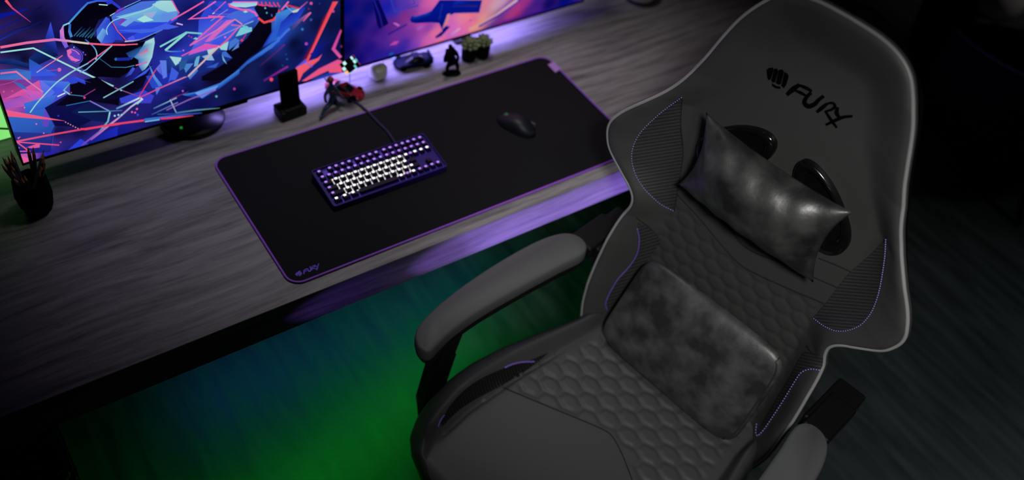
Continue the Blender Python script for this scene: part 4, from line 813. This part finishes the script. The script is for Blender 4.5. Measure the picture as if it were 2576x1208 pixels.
# white gadget at the back right of the desk
lq = on_z((1618, 6), DZ)
wg = thing('white_gadget', 'white rounded gadget at the back right of the desk', 'speaker', (lq.x, lq.y + .02, DZ))
MB().lathe([(.001, .0005), (.030, .0005), (.042, .010), (.050, .035), (.048, .060), (.034, .085), (.001, .095)], n=36, closed=False).build('body', M['white'], wg, smooth=True)
MB().lathe([(.0395, .0055), (.0455, .012), (.0445, .014), (.038, .0075)], n=36, closed=False).build('dark_seam', M['soot'], wg, smooth=True)

# ------------------------------------------------------------------ gaming chair
YAW = math.radians(-79.01235843534737); TB = .05228328
O = Vector((0.73716506, -0.44862244, DZ - 0.16248971)); OZ = O.z
CX = Vector((math.cos(YAW), math.sin(YAW), 0)); CF = Vector((CX.y, -CX.x, 0))
CU = Vector((0, 0, 1)) * math.cos(TB) - CF * math.sin(TB); CN = CF * math.cos(TB) + Vector((0, 0, 1)) * math.sin(TB)
chair = thing('gaming_chair', 'dark grey gaming chair with winged quilted backrest', 'chair', (O.x, O.y, 0), YAW)
def Bk(u, v, w): return (u, v * math.sin(TB) - w * math.cos(TB), OZ + v * math.cos(TB) + w * math.sin(TB))
def St(u, f, z): return (u, -f, z + DZ)
UT = [(-.10, .245), (-.05, .258), (0, .265), (.10, .267), (.20, .262), (.25, .256), (.28, .247), (.30, .245), (.315, .25), (.33, .262), (.345, .280), (.36, .298), (.375, .315), (.39, .328), (.41, .338), (.43, .3435), (.45, .342), (.47, .334), (.49, .322), (.51, .307), (.53, .291), (.55, .275), (.57, .260),
      (.59, .247), (.61, .236), (.63, .227), (.65, .219), (.68, .207), (.71, .197), (.74, .187), (.77, .176), (.79, .167), (.81, .156), (.83, .143), (.845, .131), (.857, .116), (.866, .098), (.872, .078), (.876, .05), (.878, .015)]
RT = [(-.10, .085), (.05, .085), (.18, .07), (.26, .05), (.32, .055), (.40, .065), (.46, .065), (.52, .055), (.58, .035), (.64, .025), (.72, .03), (.80, .03), (.88, .02)]
CT = [(-.10, .175), (.1, .18), (.25, .17), (.35, .178), (.45, .192), (.55, .2), (.62, .15), (.7, .10), (.88, .05)]
OUT = [(max(p_.y, 0), p_.x) for p_ in smooth_line(UT[:-3] + [(.8728, .075), (.8768, .045), (.8782, 0)], 420)]
VTOP = OUT[-1][1]
def half(v):
    if v <= OUT[0][1]: return OUT[0][0]
    lo, hi = 0, len(OUT) - 1
    while hi - lo > 1:
        m_ = (lo + hi) // 2
        if OUT[m_][1] <= v: lo = m_
        else: hi = m_
    a, b = OUT[lo], OUT[hi]; t = (v - a[1]) / max(b[1] - a[1], 1e-9); return max(a[0] + (b[0] - a[0]) * min(t, 1), .0005)
def edge_d(u, v):
    a = abs(u); U = half(v)
    if U - a > .105 and v < .76: return 1
    best = 9
    for k_ in range(len(OUT) - 1):
        x0, y0 = OUT[k_]
        if abs(y0 - v) > .11: continue
        x1, y1 = OUT[k_ + 1]; dx, dy = x1 - x0, y1 - y0; t = min(max(((a - x0) * dx + (v - y0) * dy) / (dx * dx + dy * dy + 1e-12), 0), 1)
        q = (x0 + dx * t - a) ** 2 + (y0 + dy * t - v) ** 2
        if q < best: best = q
    return math.sqrt(best)
def back_w(u, v, quilt=False, edge=True):
    U = half(v); c = min(interp(CT, v), U * .82); a = abs(u); R_ = interp(RT, v); k = sstep((v - .66) / .10)
    w = R_ * (1 - k) * sstep((a - c) / max(U - c, 1e-4)) + .012 * sstep((.62 - abs(v - .75) - .35) / .2)
    d = (edge_d(u, v) if edge else .004) if (edge or k > 0) else 1; e = .020
    if k > 0: w += R_ * k * sstep(1 - d / .095)
    if not edge: d = 1
    if d < e: w -= .014 * (1 - math.sqrt(max(0, 1 - ((e - min(max(d, 0), e)) / e) ** 2)))
    if quilt and a < .195 and v < .294 + .29 * a:
        k = min(sstep((.195 - a) / .02), sstep((.290 + .29 * a - v) / .012))
        w += k * (.0026 * min(hexd(u, v, .046, .030) * 1.25, 1) - .0026)
    return w
def hit_back(p, lift=0):
    d = ray(p); w = 0
    for _ in range(30):
        s = ((O + CN * w - CAM).dot(CN)) / d.dot(CN); Y = CAM + d * s - O; u, v = Y.dot(CX), Y.dot(CU)
        w = w * .4 + (back_w(u, v) + lift) * .6
    return u, v, w
def on_back(p, lift=.0015): return Vector(Bk(*hit_back(p, lift)))
# backrest shell
NU_, NV2 = 150, 230; V = []; F = []; TKB = .055
vs = [-.10 + (VTOP + .0998) * (1 - (1 - k / NV2) ** 1.25) for k in range(NV2 + 1)]
for v in vs:
    U = half(v)
    for i in range(NU_ + 1):
        t = -1 + 2 * i / NU_; t = math.copysign(abs(t) ** .92, t); u = U * t
        V.append(Bk(u, v, back_w(u, v, True)))
nf = len(V)
for v in vs:
    U = half(v); R_ = interp(RT, v)
    for i in range(NU_ + 1):
        t = -1 + 2 * i / NU_; u = U * t * (.955 if v < .8 else .955 - .1 * sstep((v - .8) / .078)); V.append(Bk(u, v - .012 * sstep((v - .8) / .078), R_ * abs(t) ** 3 - TKB * (1 - .35 * abs(t) ** 4)))
w = NU_ + 1
for j in range(NV2):
    for i in range(NU_):
        a = j * w + i; F.append((a, a + 1, a + w + 1, a + w)); b = nf + a; F.append((b + w, b + w + 1, b + 1, b))
    a = j * w; F.append((a + w, nf + a + w, nf + a, a)); a = j * w + NU_; F.append((a, nf + a, nf + a + w, a + w))
for i in range(NU_):
    a = NV2 * w + i; F.append((a, a + 1, nf + a + 1, nf + a)); a = i; F.append((a + 1, a, nf + a, nf + a + 1))
bb_ = MB().add(V, F); bb_.mi = [0 if max(f_) < nf else 1 for f_ in F]
back = bb_.build('backrest', [M['leather'], M['soot']], chair, smooth=True)
# piping round the rim
rim = []
for k_ in range(2, len(OUT)):
    (x0, y0), (x1, y1) = OUT[k_ - 1], OUT[min(k_ + 1, len(OUT) - 1)]; L_ = math.hypot(x1 - x0, y1 - y0) or 1
    nx, ny = -(y1 - y0) / L_, (x1 - x0) / L_; rim.append((max(OUT[k_][0] + nx * .004, 0), OUT[k_][1] + ny * .004))
rim = [p_ for p_ in rim if p_[1] > -.09]
line = [Bk(-u, v, back_w(u, v, False, False) - .0065) for u, v in rim] + [Bk(u, v, back_w(u, v, False, False) - .0065) for u, v in reversed(rim)]
MB().tube(resample(line, 420), .0036, 8).build('piping', M['piping'], chair, smooth=True)
def patch_back(name, e0, e1, m, n=40, k=14, lift=.0022, parent=back, slope=None):
    a = smooth_line(e0, n); b = smooth_line(e1, n); V = []; F = []; T_ = []
    for i in range(n):
        for j in range(k): p_ = a[i].lerp(b[i], j / (k - 1)); V.append(on_back(p_, lift)); T_.append((p_.x / 13, (p_.y - (slope or 0) * p_.x) / 13))
    for i in range(n - 1):
        for j in range(k - 1): F.append((i * k + j, i * k + j + 1, (i + 1) * k + j + 1, (i + 1) * k + j))
    o = MB().add(V, F).build(name, m, parent, smooth=True)
    if slope is not None:
        ul = o.data.uv_layers.new(name='ribs')
        for lp in o.data.loops: ul.data[lp.index].uv = T_[lp.vertex_index]
    return o
def stitch_back(name, pts, m, n, r=.0011, lift=.0032, dash=True, parent=back, fn=None):
    fn = fn or on_back; P = smooth_line(pts, 2 * n); mb = MB()
    if dash:
        for k in range(0, 2 * n - 1, 2): mb.tube([fn(P[k], lift), fn(P[k].lerp(P[k + 1], .5), lift + .0004), fn(P[k + 1], lift)], r, 5)
    else: mb.tube([fn(p, lift) for p in P], r, 6)
    return mb.build(name, m, parent, smooth=True)
LO = [(1715, 245), (1680, 270), (1655, 290), (1628, 315), (1608, 338), (1593, 368), (1589, 400), (1598, 438), (1618, 472), (1640, 495), (1662, 514), (1694, 531)]
LI = [(1716, 246), (1713, 275), (1711, 310), (1712, 345), (1718, 385), (1714, 425), (1708, 458), (1704, 488), (1696, 531)]
RO = [(2228, 602), (2226, 640), (2221, 680), (2213, 725), (2203, 760), (2188, 792), (2163, 819), (2130, 832), (2100, 832), (2075, 822), (2060, 812), (2046, 801)]
RI = [(2227, 603), (2205, 626), (2175, 654), (2140, 684), (2118, 710), (2097, 738), (2076, 766), (2060, 784), (2046, 800)]
patch_back('side_panel', LO, LI, M['carbon'], slope=-.15); patch_back('side_panel', RO, RI, M['carbon'], slope=.08)
tag(stitch_back('stitching', LO, M['stitch'], 62), 'purple stitching'); tag(stitch_back('stitching', RO, M['stitch'], 62), 'purple stitching')
LB_ = [(1603, 575), (1608, 605), (1602, 640), (1582, 672), (1555, 702), (1535, 735), (1524, 762), (1527, 781)]
RB_ = [(2062, 932), (2038, 929), (2015, 938), (1998, 962), (1975, 1000), (1948, 1042), (1922, 1080), (1906, 1096), (1901, 1088), (1903, 1066)]
patch_back('belt_panel', LB_, [(1606, 560), (1640, 580), (1660, 605), (1650, 625), (1620, 670), (1590, 720), (1560, 765), (1528, 782)], M['carbon'], slope=-.3)
patch_back('belt_panel', RB_[:8], [(2080, 905), (2030, 885), (2010, 905), (1992, 940), (1965, 985), (1938, 1030), (1915, 1070), (1903, 1080)], M['carbon'], slope=.2)
tag(stitch_back('belt_stitching', LB_, M['stitch_deep'], 40, .0013, dash=False), 'purple piping'); tag(stitch_back('belt_stitching', RB_, M['stitch'], 40, .0013), 'purple stitching')
for L_ in ([(1704, 490), (1760, 550), (1820, 622), (1860, 664), (1900, 688), (1980, 725), (2075, 765)], [(1770, 503), (1830, 570), (1880, 625), (1960, 660), (2040, 695), (2107, 724)], [(2060, 650), (2105, 668), (2140, 684)]):
    stitch_back('seam', L_, M['seam'], 40, .0012, .0008, False)
stitch_back('seam', [(1600, 548), (1630, 570), (1650, 590), (1662, 604)], M['seam'], 12, .0011, .0008, False); stitch_back('seam', [(2030, 872), (2045, 890), (2078, 908)], M['seam'], 12, .0011, .0008, False)
stitch_back('seam', [(1716, 246), (1712, 310), (1718, 385), (1708, 458), (1696, 531)], M['seam'], 30, .0013, .0012, False)
# logo on the headrest
mb = MB(); cv = lambda p: on_back((1480 + p[0] / 2.626, p[1] / 2.626), .0012)
for poly in FIST + strokes_to_polys([(p_, w_ * 1.18) for p_, w_ in FURY]):
    Vv = [cv(p) for p in poly]; mb.add(Vv, [tuple(range(len(Vv)))])
mb.build('logo', M['logo'], back)
# moulded bezels of the two strap holes
def bezel(cu, cvv, a, b, rot):
    R_ = math.radians(rot); outer = []
    n = 48; V = []; F = []; prof = [(1.0, .000), (1.0, .010), (.93, .014), (.80, .013), (.70, .006), (.66, -.002)]
    for k in range(n):
        t = 2 * PI * k / n
        for f, h in prof:
            x = a * f * math.copysign(abs(math.cos(t)) ** .85, math.cos(t)); y = b * f * math.sin(t) * (1 + .18 * math.cos(t)); uu = cu + x * math.cos(R_) - y * math.sin(R_); vv = cvv + x * math.sin(R_) + y * math.cos(R_)
            V.append(Bk(uu, vv, back_w(uu, vv) + h))
    p = len(prof)
    for k in range(n):
        q = (k + 1) % n
        for j in range(p - 1): F.append((k * p + j, q * p + j, q * p + j + 1, k * p + j + 1))
    o = MB().add(V, F).build('hole_bezel', M['gloss'], back, smooth=True)
    MB().add([V[k * p + p - 2] for k in range(n)], [tuple(range(n))]).build('hole', M['soot'], o)
bezel(.094, .528, .094, .046, -48); bezel(-.094, .528, .094, .046, 48 + 180)

# head pillow
V = []; F = []; n1, n2 = 64, 40
def pil(s, t, side):
    u = s * .158 * (1 - .13 * (1 - t * t)) + .002; v = .507 + t * .089 * (1 - .16 * (1 - s * s) * (1 if t > 0 else .35))
    h = (max(0, (1 - s * s)) ** .55 * max(0, (1 - t * t)) ** .6)
    wr = .003 * math.sin(s * 17 + t * 6) * h * (1 - h) * 2
    return Bk(u, v, .055 + (.062 * h + wr if side > 0 else -.036 * h))
for side in (1, -1):
    for i in range(n1 + 1):
        for j in range(n2 + 1): V.append(pil(-1 + 2 * i / n1, -1 + 2 * j / n2, side))
w = n2 + 1; N = (n1 + 1) * w
for i in range(n1):
    for j in range(n2):
        a = i * w + j; F.append((a, a + 1, a + w + 1, a + w)); F.append((N + a + w, N + a + w + 1, N + a + 1, N + a))
hp = thing('head_pillow', 'dark velvety head pillow strapped to the gaming chair', 'cushion', chair.location, YAW)
pm = MB().add(V, F)
bm_o = pm.build('cushion', M['velvet'], hp, smooth=True)
bm = bmesh.new(); bm.from_mesh(bm_o.data); bmesh.ops.remove_doubles(bm, verts=bm.verts, dist=.0004); bmesh.ops.recalc_face_normals(bm, faces=bm.faces); bm.to_mesh(bm_o.data); bm.free()
# lumbar cushion
lc = thing('lumbar_cushion', 'dark suede lumbar cushion resting on the chair seat', 'cushion', chair.location, YAW)
P00, P10, P11, P01 = Vector(Bk(-.192, -.055, .100)), Vector(Bk(.190, -.057, .100)), Vector(Bk(.192, .206, .040)), Vector(Bk(-.170, .196, .034))
nrm = (P10 - P00).cross(P01 - P00).normalized()
if nrm.y > 0: nrm = -nrm
V = []; F = []; n1, n2 = 56, 40
def lum(s, t, side):
    # rounded slab: s, t in -1..1
    q = 7; rr_ = (abs(s) ** q + abs(t) ** q) ** (1 / q) if (s or t) else 0
    k = max(abs(s), abs(t)); f = k / rr_ if rr_ > 0 else 1
    a, b = (s * f + 1) / 2, (t * f + 1) / 2
    p = P00 * (1 - a) * (1 - b) + P10 * a * (1 - b) + P11 * a * b + P01 * (1 - a) * b
    edge = max(0, 1 - k ** 5) ** .5
    h = (.022 * max(0, 1 - k ** 4) ** .5 + .014 * (1 - s * s) * (1 - t * t)) if side > 0 else -(.040 * edge + .004) * (1 - .62 * b)
    return p + nrm * (h - .006)
for side in (1, -1):
    for i in range(n1 + 1):
        for j in range(n2 + 1):
            s, t = -1 + 2 * i / n1, -1 + 2 * j / n2; s = math.copysign(1 - (1 - abs(s)) ** 1.25, s); t = math.copysign(1 - (1 - abs(t)) ** 1.25, t)
            V.append(lum(s, t, side))
w = n2 + 1; N = (n1 + 1) * w
for i in range(n1):
    for j in range(n2):
        a = i * w + j; F.append((a, a + 1, a + w + 1, a + w)); F.append((N + a + w, N + a + w + 1, N + a + 1, N + a))
per = [i * w for i in range(n1 + 1)] + [n1 * w + j for j in range(1, n2 + 1)] + [i * w + n2 for i in range(n1 - 1, -1, -1)] + [j for j in range(n2 - 1, 0, -1)]
for a, b in zip(per, per[1:] + per[:1]): F.append((a, N + a, N + b, b))
MB().add(V, F).build('cushion', M['lumbar'], lc, smooth=True)
MB().tube([lum(s, t, 1) + nrm * .0002 for s, t in [(.965, -1 + 2 * k / 30) for k in range(31)]], .0016, 6).build('edge_seam', M['leather_dark'], lc, smooth=True)

# seat
US = [(-.03, .232), (.02, .236), (.12, .255), (.22, .284), (.30, .306), (.374, .318), (.45, .319), (.50, .314), (.54, .303), (.57, .285), (.595, .25), (.612, .20), (.624, .13), (.63, .05)]
SI = [(-.03, .20), (.1, .205), (.22, .222), (.30, .232), (.45, .240), (.54, .232), (.63, .19)]
ZS = -.222
def seat_z(u, f, quilt=False):
    U = interp(US, f); a = abs(u); c = interp(SI, f)
    z = ZS + .006 * (1 - (a / .24) ** 2) * (1 - ((f - .3) / .35) ** 2)
    b = .052 * sstep((f + .02) / .12) * (1 - .75 * sstep((f - .40) / .20))
    if a > c: t = (a - c) / max(U - c, 1e-4); z += b * sstep(t / .45) if t < .45 else b
    elif a > c - .012: z -= .010 * sstep((a - c + .012) / .012) * sstep((f - .18) / .06) * (1 - sstep((f - .5) / .06))
    d = min(U - a, (.634 - f)); e = .05
    if d < e: z -= .055 * (1 - math.sqrt(max(0, 1 - ((e - max(d, 0)) / e) ** 2)))
    if quilt and a < c - .012 and f < .262 + .42 * a:
        k = min(sstep((c - .012 - a) / .015), sstep((.258 + .42 * a - f) / .014)); z += k * (.0042 * min(hexd(u, f, .056, .034) * 1.3, 1) - .0036)
    return z
NS_, NT = 150, 170; V = []; F = []
for j in range(NT + 1):
    f = -.03 + .66 * j / NT; U = interp(US, f)
    for i in range(NS_ + 1):
        u = U * (-1 + 2 * i / NS_); V.append(St(u, f, seat_z(u, f, True)))
nf = len(V)
for j in range(NT + 1):
    f = -.03 + .66 * j / NT; U = interp(US, f)
    for i in range(NS_ + 1): u = U * (-1 + 2 * i / NS_) * .94; V.append(St(u, f * .985, -.325))
w = NS_ + 1
for j in range(NT):
    for i in range(NS_):
        a = j * w + i; F.append((a, a + 1, a + w + 1, a + w)); b = nf + a; F.append((b + w, b + w + 1, b + 1, b))
    a = j * w; F.append((a + w, nf + a + w, nf + a, a)); a = j * w + NS_; F.append((a, nf + a, nf + a + w, a + w))
for i in range(NS_):
    a = NT * w + i; F.append((a, a + 1, nf + a + 1, nf + a)); a = i; F.append((a + 1, a, nf + a, nf + a + 1))
seat = MB().add(V, F).build('seat', mat('seat_leather', (.050, .052, .0515), .52, spec=.4), chair, smooth=True)
grain(seat.data.materials[0], (1, 1, 1), 420, 4, .16, .0008)
def on_seat(p, lift=.0015):
    z = ZS
    for _ in range(30):
        Y = on_z(p, z + DZ) - O; u, f = Y.dot(CX), Y.dot(CF); f = min(max(f, -.03), .628); z = z * .5 + (seat_z(u, f) + lift) * .5
    return Vector(St(u, f, z))
def seat_line(name, pts, m, n, r, lift=.0012): return MB().tube([on_seat(p, lift) for p in smooth_line(pts, n)], r, 6).build(name, m, seat, smooth=True)
for L_ in ([(1268, 976), (1330, 1002), (1400, 1031), (1470, 1060), (1525, 1085), (1545, 1105), (1568, 1150), (1590, 1207)],): seat_line('seam', L_, M['seam'], 50, .0013)
e0 = smooth_line([(1108, 1066), (1130, 1024), (1165, 985), (1210, 953), (1270, 926), (1330, 908), (1378, 888)], 40); e1 = smooth_line([(1112, 1074), (1150, 1036), (1195, 1006), (1240, 982), (1290, 956), (1335, 926), (1379, 889)], 40)
V = []; F = []
for a, b in zip(e0, e1):
    for j in range(5): V.append(on_seat(a.lerp(b, j / 4), .003))
for i in range(39):
    for j in range(4): F.append((i * 5 + j, i * 5 + j + 1, (i + 1) * 5 + j + 1, (i + 1) * 5 + j))
MB().add(V, F).build('side_strip', M['carbon_black'], seat, smooth=True)
tag(seat_line('purple_piping', [(1270, 925), (1290, 916), (1315, 911), (1345, 910)], M['stitch_deep'], 20, .0021, .004), 'purple piping'); tag(seat_line('purple_piping', [(1102, 1074), (1108, 1058), (1118, 1044)], M['stitch_deep'], 12, .0021, .004), 'purple piping')
# armrests
AO = [(1044, 850), (1047, 828), (1072, 793), (1130, 742), (1200, 691), (1280, 641), (1350, 604), (1400, 587), (1438, 586), (1466, 600), (1478, 620), (1466, 640), (1410, 668), (1310, 722), (1210, 780), (1145, 826), (1105, 864), (1086, 884), (1066, 884), (1050, 870)]
AZ = DZ - .004
def arm_loc(p): Y = on_z(p, AZ) - O; return (Y.dot(CX), Y.dot(CF))
ao = [arm_loc(p) for p in smooth_line(AO + AO[:1], 90)[:-1]]
def armrest(sg):
    P = [(sg * -u, -f) for u, f in ao]; cx = sum(p[0] for p in P) / len(P); n = len(P); mid = []
    V = []; F = []; rings = [(.93, -.034), (1.0, -.026), (1.0, -.012), (.975, -.005), (.92, -.001), (.80, .0015)]
    for f, z in rings:
        for k, (x, y) in enumerate(P):
            j = min(range(n), key=lambda q: (abs(P[q][1] - y) + (0 if q != k and (P[q][0] - x) ** 2 > .0004 else 9)))
            mx = (x + P[j][0]) / 2 if abs(P[j][1] - y) < .02 else x * .9 + cx * .1
            my = min(max(y, min(p[1] for p in P) + .02), max(p[1] for p in P) - .02)
            V.append((mx + (x - mx) * f, my + (y - my) * f, AZ + z))
    for r in range(len(rings) - 1):
        for k in range(n): F.append((r * n + k, r * n + (k + 1) % n, (r + 1) * n + (k + 1) % n, (r + 1) * n + k))
    F.append(tuple(reversed(range(n)))); F.append(tuple((len(rings) - 1) * n + k for k in range(n)))
    arm_ = MB().add(V, F).build('armrest', M['arm_pad'], chair, smooth=True)
    base_ = V[:n]; cx_ = sum(q_[0] for q_ in base_) / n; cy_ = sum(q_[1] for q_ in base_) / n
    T_ = [(x, y, AZ - .033) for x, y, z in base_] + [(cx_ + (x - cx_) * .97, cy_ + (y - cy_) * .97, AZ - .050) for x, y, z in base_]
    MB().add(T_, [tuple(range(n)), tuple(range(2 * n - 1, n - 1, -1))] + [(k, (k + 1) % n, n + (k + 1) % n, n + k) for k in range(n)]).build('pad_tray', M['plastic'], arm_)
    MB().box((sg * .303, .015, AZ - .045), (.064, .14, .05)).build('rear_bracket', M['plastic'], arm_, bevel=.006)
    MB().box((sg * .310, -.02, AZ - .030), (.060, .11, .034)).build('adjuster', M['plastic'], arm_, bevel=.006)
    mb = MB(); y0 = -.452
    for (x0, za), (x1, zb), d in (((.318, AZ - .044), (.332, AZ - .13), .050), ((.332, AZ - .13), (.350, AZ - .27), .062), ((.350, AZ - .27), (.335, AZ - .35), .066)):
        V = [(sg * (x + a * .013), y0 + b * d / 2, z) for x, z in ((x0, za), (x1, zb)) for a, b in ((-1, -1), (1, -1), (1, 1), (-1, 1))]
        mb.add(V, [(3, 2, 1, 0), (4, 5, 6, 7), (0, 1, 5, 4), (1, 2, 6, 5), (2, 3, 7, 6), (3, 0, 4, 7)])
    mb.build('post', M['plastic'], arm_)
    MB().box((sg * .24, y0, AZ - .352), (.22, .06, .012)).build('bracket', M['plastic'], arm_)
armrest(-1); armrest(1)
# undercarriage
MB().box((0, -.28, DZ - .345), (.34, .30, .035)).build('mechanism', M['plastic'], chair, bevel=.006)
MB().box((0, -.02, DZ - .33), (.30, .26, .03)).build('back_bracket', M['plastic'], chair, bevel=.006)
MB().lathe([(.001, .11), (.030, .11), (.030, .26), (.018, .262), (.018, .40), (.001, .40)], (0, -.28, 0), 24, closed=False).build('gas_lift', M['plastic'], chair, smooth=True)
for k in range(5):
    a = 2 * PI * k / 5 + .3; d = Vector((math.cos(a), math.sin(a), 0)); c = Vector((0, -.28, 0))
    leg = MB().tube([c + d * .02 + Vector((0, 0, .125)), c + d * .16 + Vector((0, 0, .105)), c + d * .31 + Vector((0, 0, .085))], [.030, .024, .017], 12).build('leg', M['plastic'], chair, smooth=True)
    w = MB().lathe([(.001, -.02), (.024, -.02), (.028, -.014), (.028, .014), (.024, .02), (.001, .02)], n=20, closed=False).build('caster', M['soot'], leg, smooth=True)
    w.location = c + d * .31 + Vector((0, 0, .0285)); w.rotation_euler = (PI / 2, 0, a + .6)
    MB().tube([c + d * .31 + Vector((0, 0, .05)), c + d * .31 + Vector((0, 0, .09))], .006, 8).build('stem', M['plastic'], leg)

# ------------------------------------------------------------------ dark corner behind the chair
foot = on_z((2428, 610), .01)
tc_ = Vector((foot.x + .42, foot.y + .30, 0))
tub = thing('tub_chair', 'black rounded tub chair in the dark corner behind', 'armchair', tc_, math.radians(200))
V = []; F = []; n = 40
prof = [(.30, .20), (.36, .27), (.40, .38), (.415, .56), (.405, .60), (.375, .60), (.355, .53), (.33, .40)]
for k in range(n + 1):
    a = math.radians(-135 + 270 * k / n); drop = 1 - .24 * sstep((abs(k / n - .5) - .28) / .22)
    for r, z in prof: V.append((r * math.cos(a), r * math.sin(a), z * (drop if z > .4 else 1)))
p = len(prof)
for k in range(n):
    for j in range(p): F.append((k * p + j, k * p + (j + 1) % p, (k + 1) * p + (j + 1) % p, (k + 1) * p + j))
F.append(tuple(range(p))); F.append(tuple(n * p + j for j in reversed(range(p))))
MB().add(V, F).build('shell', M['soot'], tub, smooth=True)
MB().lathe([(.001, .20), (.31, .20), (.335, .23), (.345, .33), (.32, .37), (.001, .38)], n=36, closed=False).build('seat_cushion', M['soot'], tub, smooth=True)
for a in (45, 135, 225, 315):
    d = Vector((math.cos(math.radians(a)), math.sin(math.radians(a)), 0))
    MB().tube([d * .24 + Vector((0, 0, .24)), d * .37 + Vector((0, 0, .0))], [.018, .011], 10).build('leg', M['soot'], tub, smooth=True)
MB().tube([(.395 * math.cos(math.radians(t)), .395 * math.sin(math.radians(t)), .603) for t in range(-60, 61, 6)], .004, 8).build('rim_highlight', mat('highlight_grey', (.02, .022, .021), .6), tub, smooth=True)  # paler tube paints the edge highlight along the tub chair's rim
vq = on_z((2494, 24), 0)
vs_ = thing('floor_vase', 'pale grey vase on the floor at the far back', 'vase', (vq.x, vq.y, 0))
MB().lathe([(.001, .0005), (.09, .0005), (.12, .05), (.14, .18), (.11, .30), (.06, .36), (.07, .40), (.055, .39), (.05, .35)], n=32, closed=False).build('body', M['pale_grey'], vs_, smooth=True)

# ------------------------------------------------------------------ light
def area(name, loc, target, sx, sy, power, col, spread=180):
    l = bpy.data.lights.new(name, 'AREA'); l.shape = 'RECTANGLE'; l.size = sx; l.size_y = sy; l.energy = power; l.color = col; l.spread = math.radians(spread)
    o = bpy.data.objects.new(name, l); COL.objects.link(o); o.location = loc
    o.rotation_euler = (Vector(target) - Vector(loc)).to_track_quat('-Z', 'Y').to_euler()
    return o
def spot(name, loc, target, power, col, ang, blend=.8, r=.05):
    l = bpy.data.lights.new(name, 'SPOT'); l.energy = power; l.color = col; l.spot_size = math.radians(ang); l.spot_blend = blend; l.shadow_soft_size = r
    o = bpy.data.objects.new(name, l); COL.objects.link(o); o.location = loc
    o.rotation_euler = (Vector(target) - Vector(loc)).to_track_quat('-Z', 'Y').to_euler()
    return o
spot('ceiling_spot', (.52, .53, 2.72), (.50, .45, .75), 58, (1, .97, .97), 59, 1, .20)
spot('far_spot', (3.7, -.7, 2.7), (3.85, .55, .25), 60, (1, .93, .9), 34, 1, .1)  # unseen fill spot, added so the vase shows at the far back
spot('front_spot', (-.45, -1.45, 2.60), (.70, -.48, .80), 128, (1, .985, .97), 33, .8, .12)
spot('desk_items_fill', (.25, -1.3, 2.65), (.62, .47, .78), 34, (1, .98, .97), 24, 1, .1)  # added fill from the camera side, brightens the small desk items
spot('corner_spot', (3.0, -1.7, 2.7), (1.85, -1.0, 0), 90, (.82, 1, 1), 50, 1, .2)  # unseen cool fill, added to lift the floor right of the chair
area('under_desk_green', (.30, .30, .63), (.36, .12, 0), 1.25, .10, 2.2, (.015, 1, .06), 130)
area('under_desk_blue', (.45, .66, .60), (.45, .45, 0), 1.1, .06, .42, (.04, .25, 1), 85)
area('monitor_led', (.55, .575, DZ + .12), (.55, .48, DZ), .78, .03, 4.0, (.35, .27, 1), 170)
spot('edge_glow', (0, -.11, DZ - .050), (.90, -.031, DZ - .048), 26, (.34, .17, 1), 27, 1, 0)  # unseen purple spot, added to light the desk's front edge
area('edge_fill', (.93, -.088, DZ - .112), (.93, -.031, DZ - .060), 1.0, .02, .90, (.36, .21, 1), 180)  # unseen area light in the gap, added to spread purple along the edge
spot('edge_glow_far', (-.28, -.10, DZ - .050), (.52, -.031, DZ - .048), 7, (.30, .15, 1), 22, 1, 0)  # weaker added spot, carries the purple further left
wd = bpy.data.worlds.new('world'); SC.world = wd; wd.use_nodes = True
wd.node_tree.nodes['Background'].inputs['Color'].default_value = (.42, .62, .66, 1); wd.node_tree.nodes['Background'].inputs['Strength'].default_value = .009
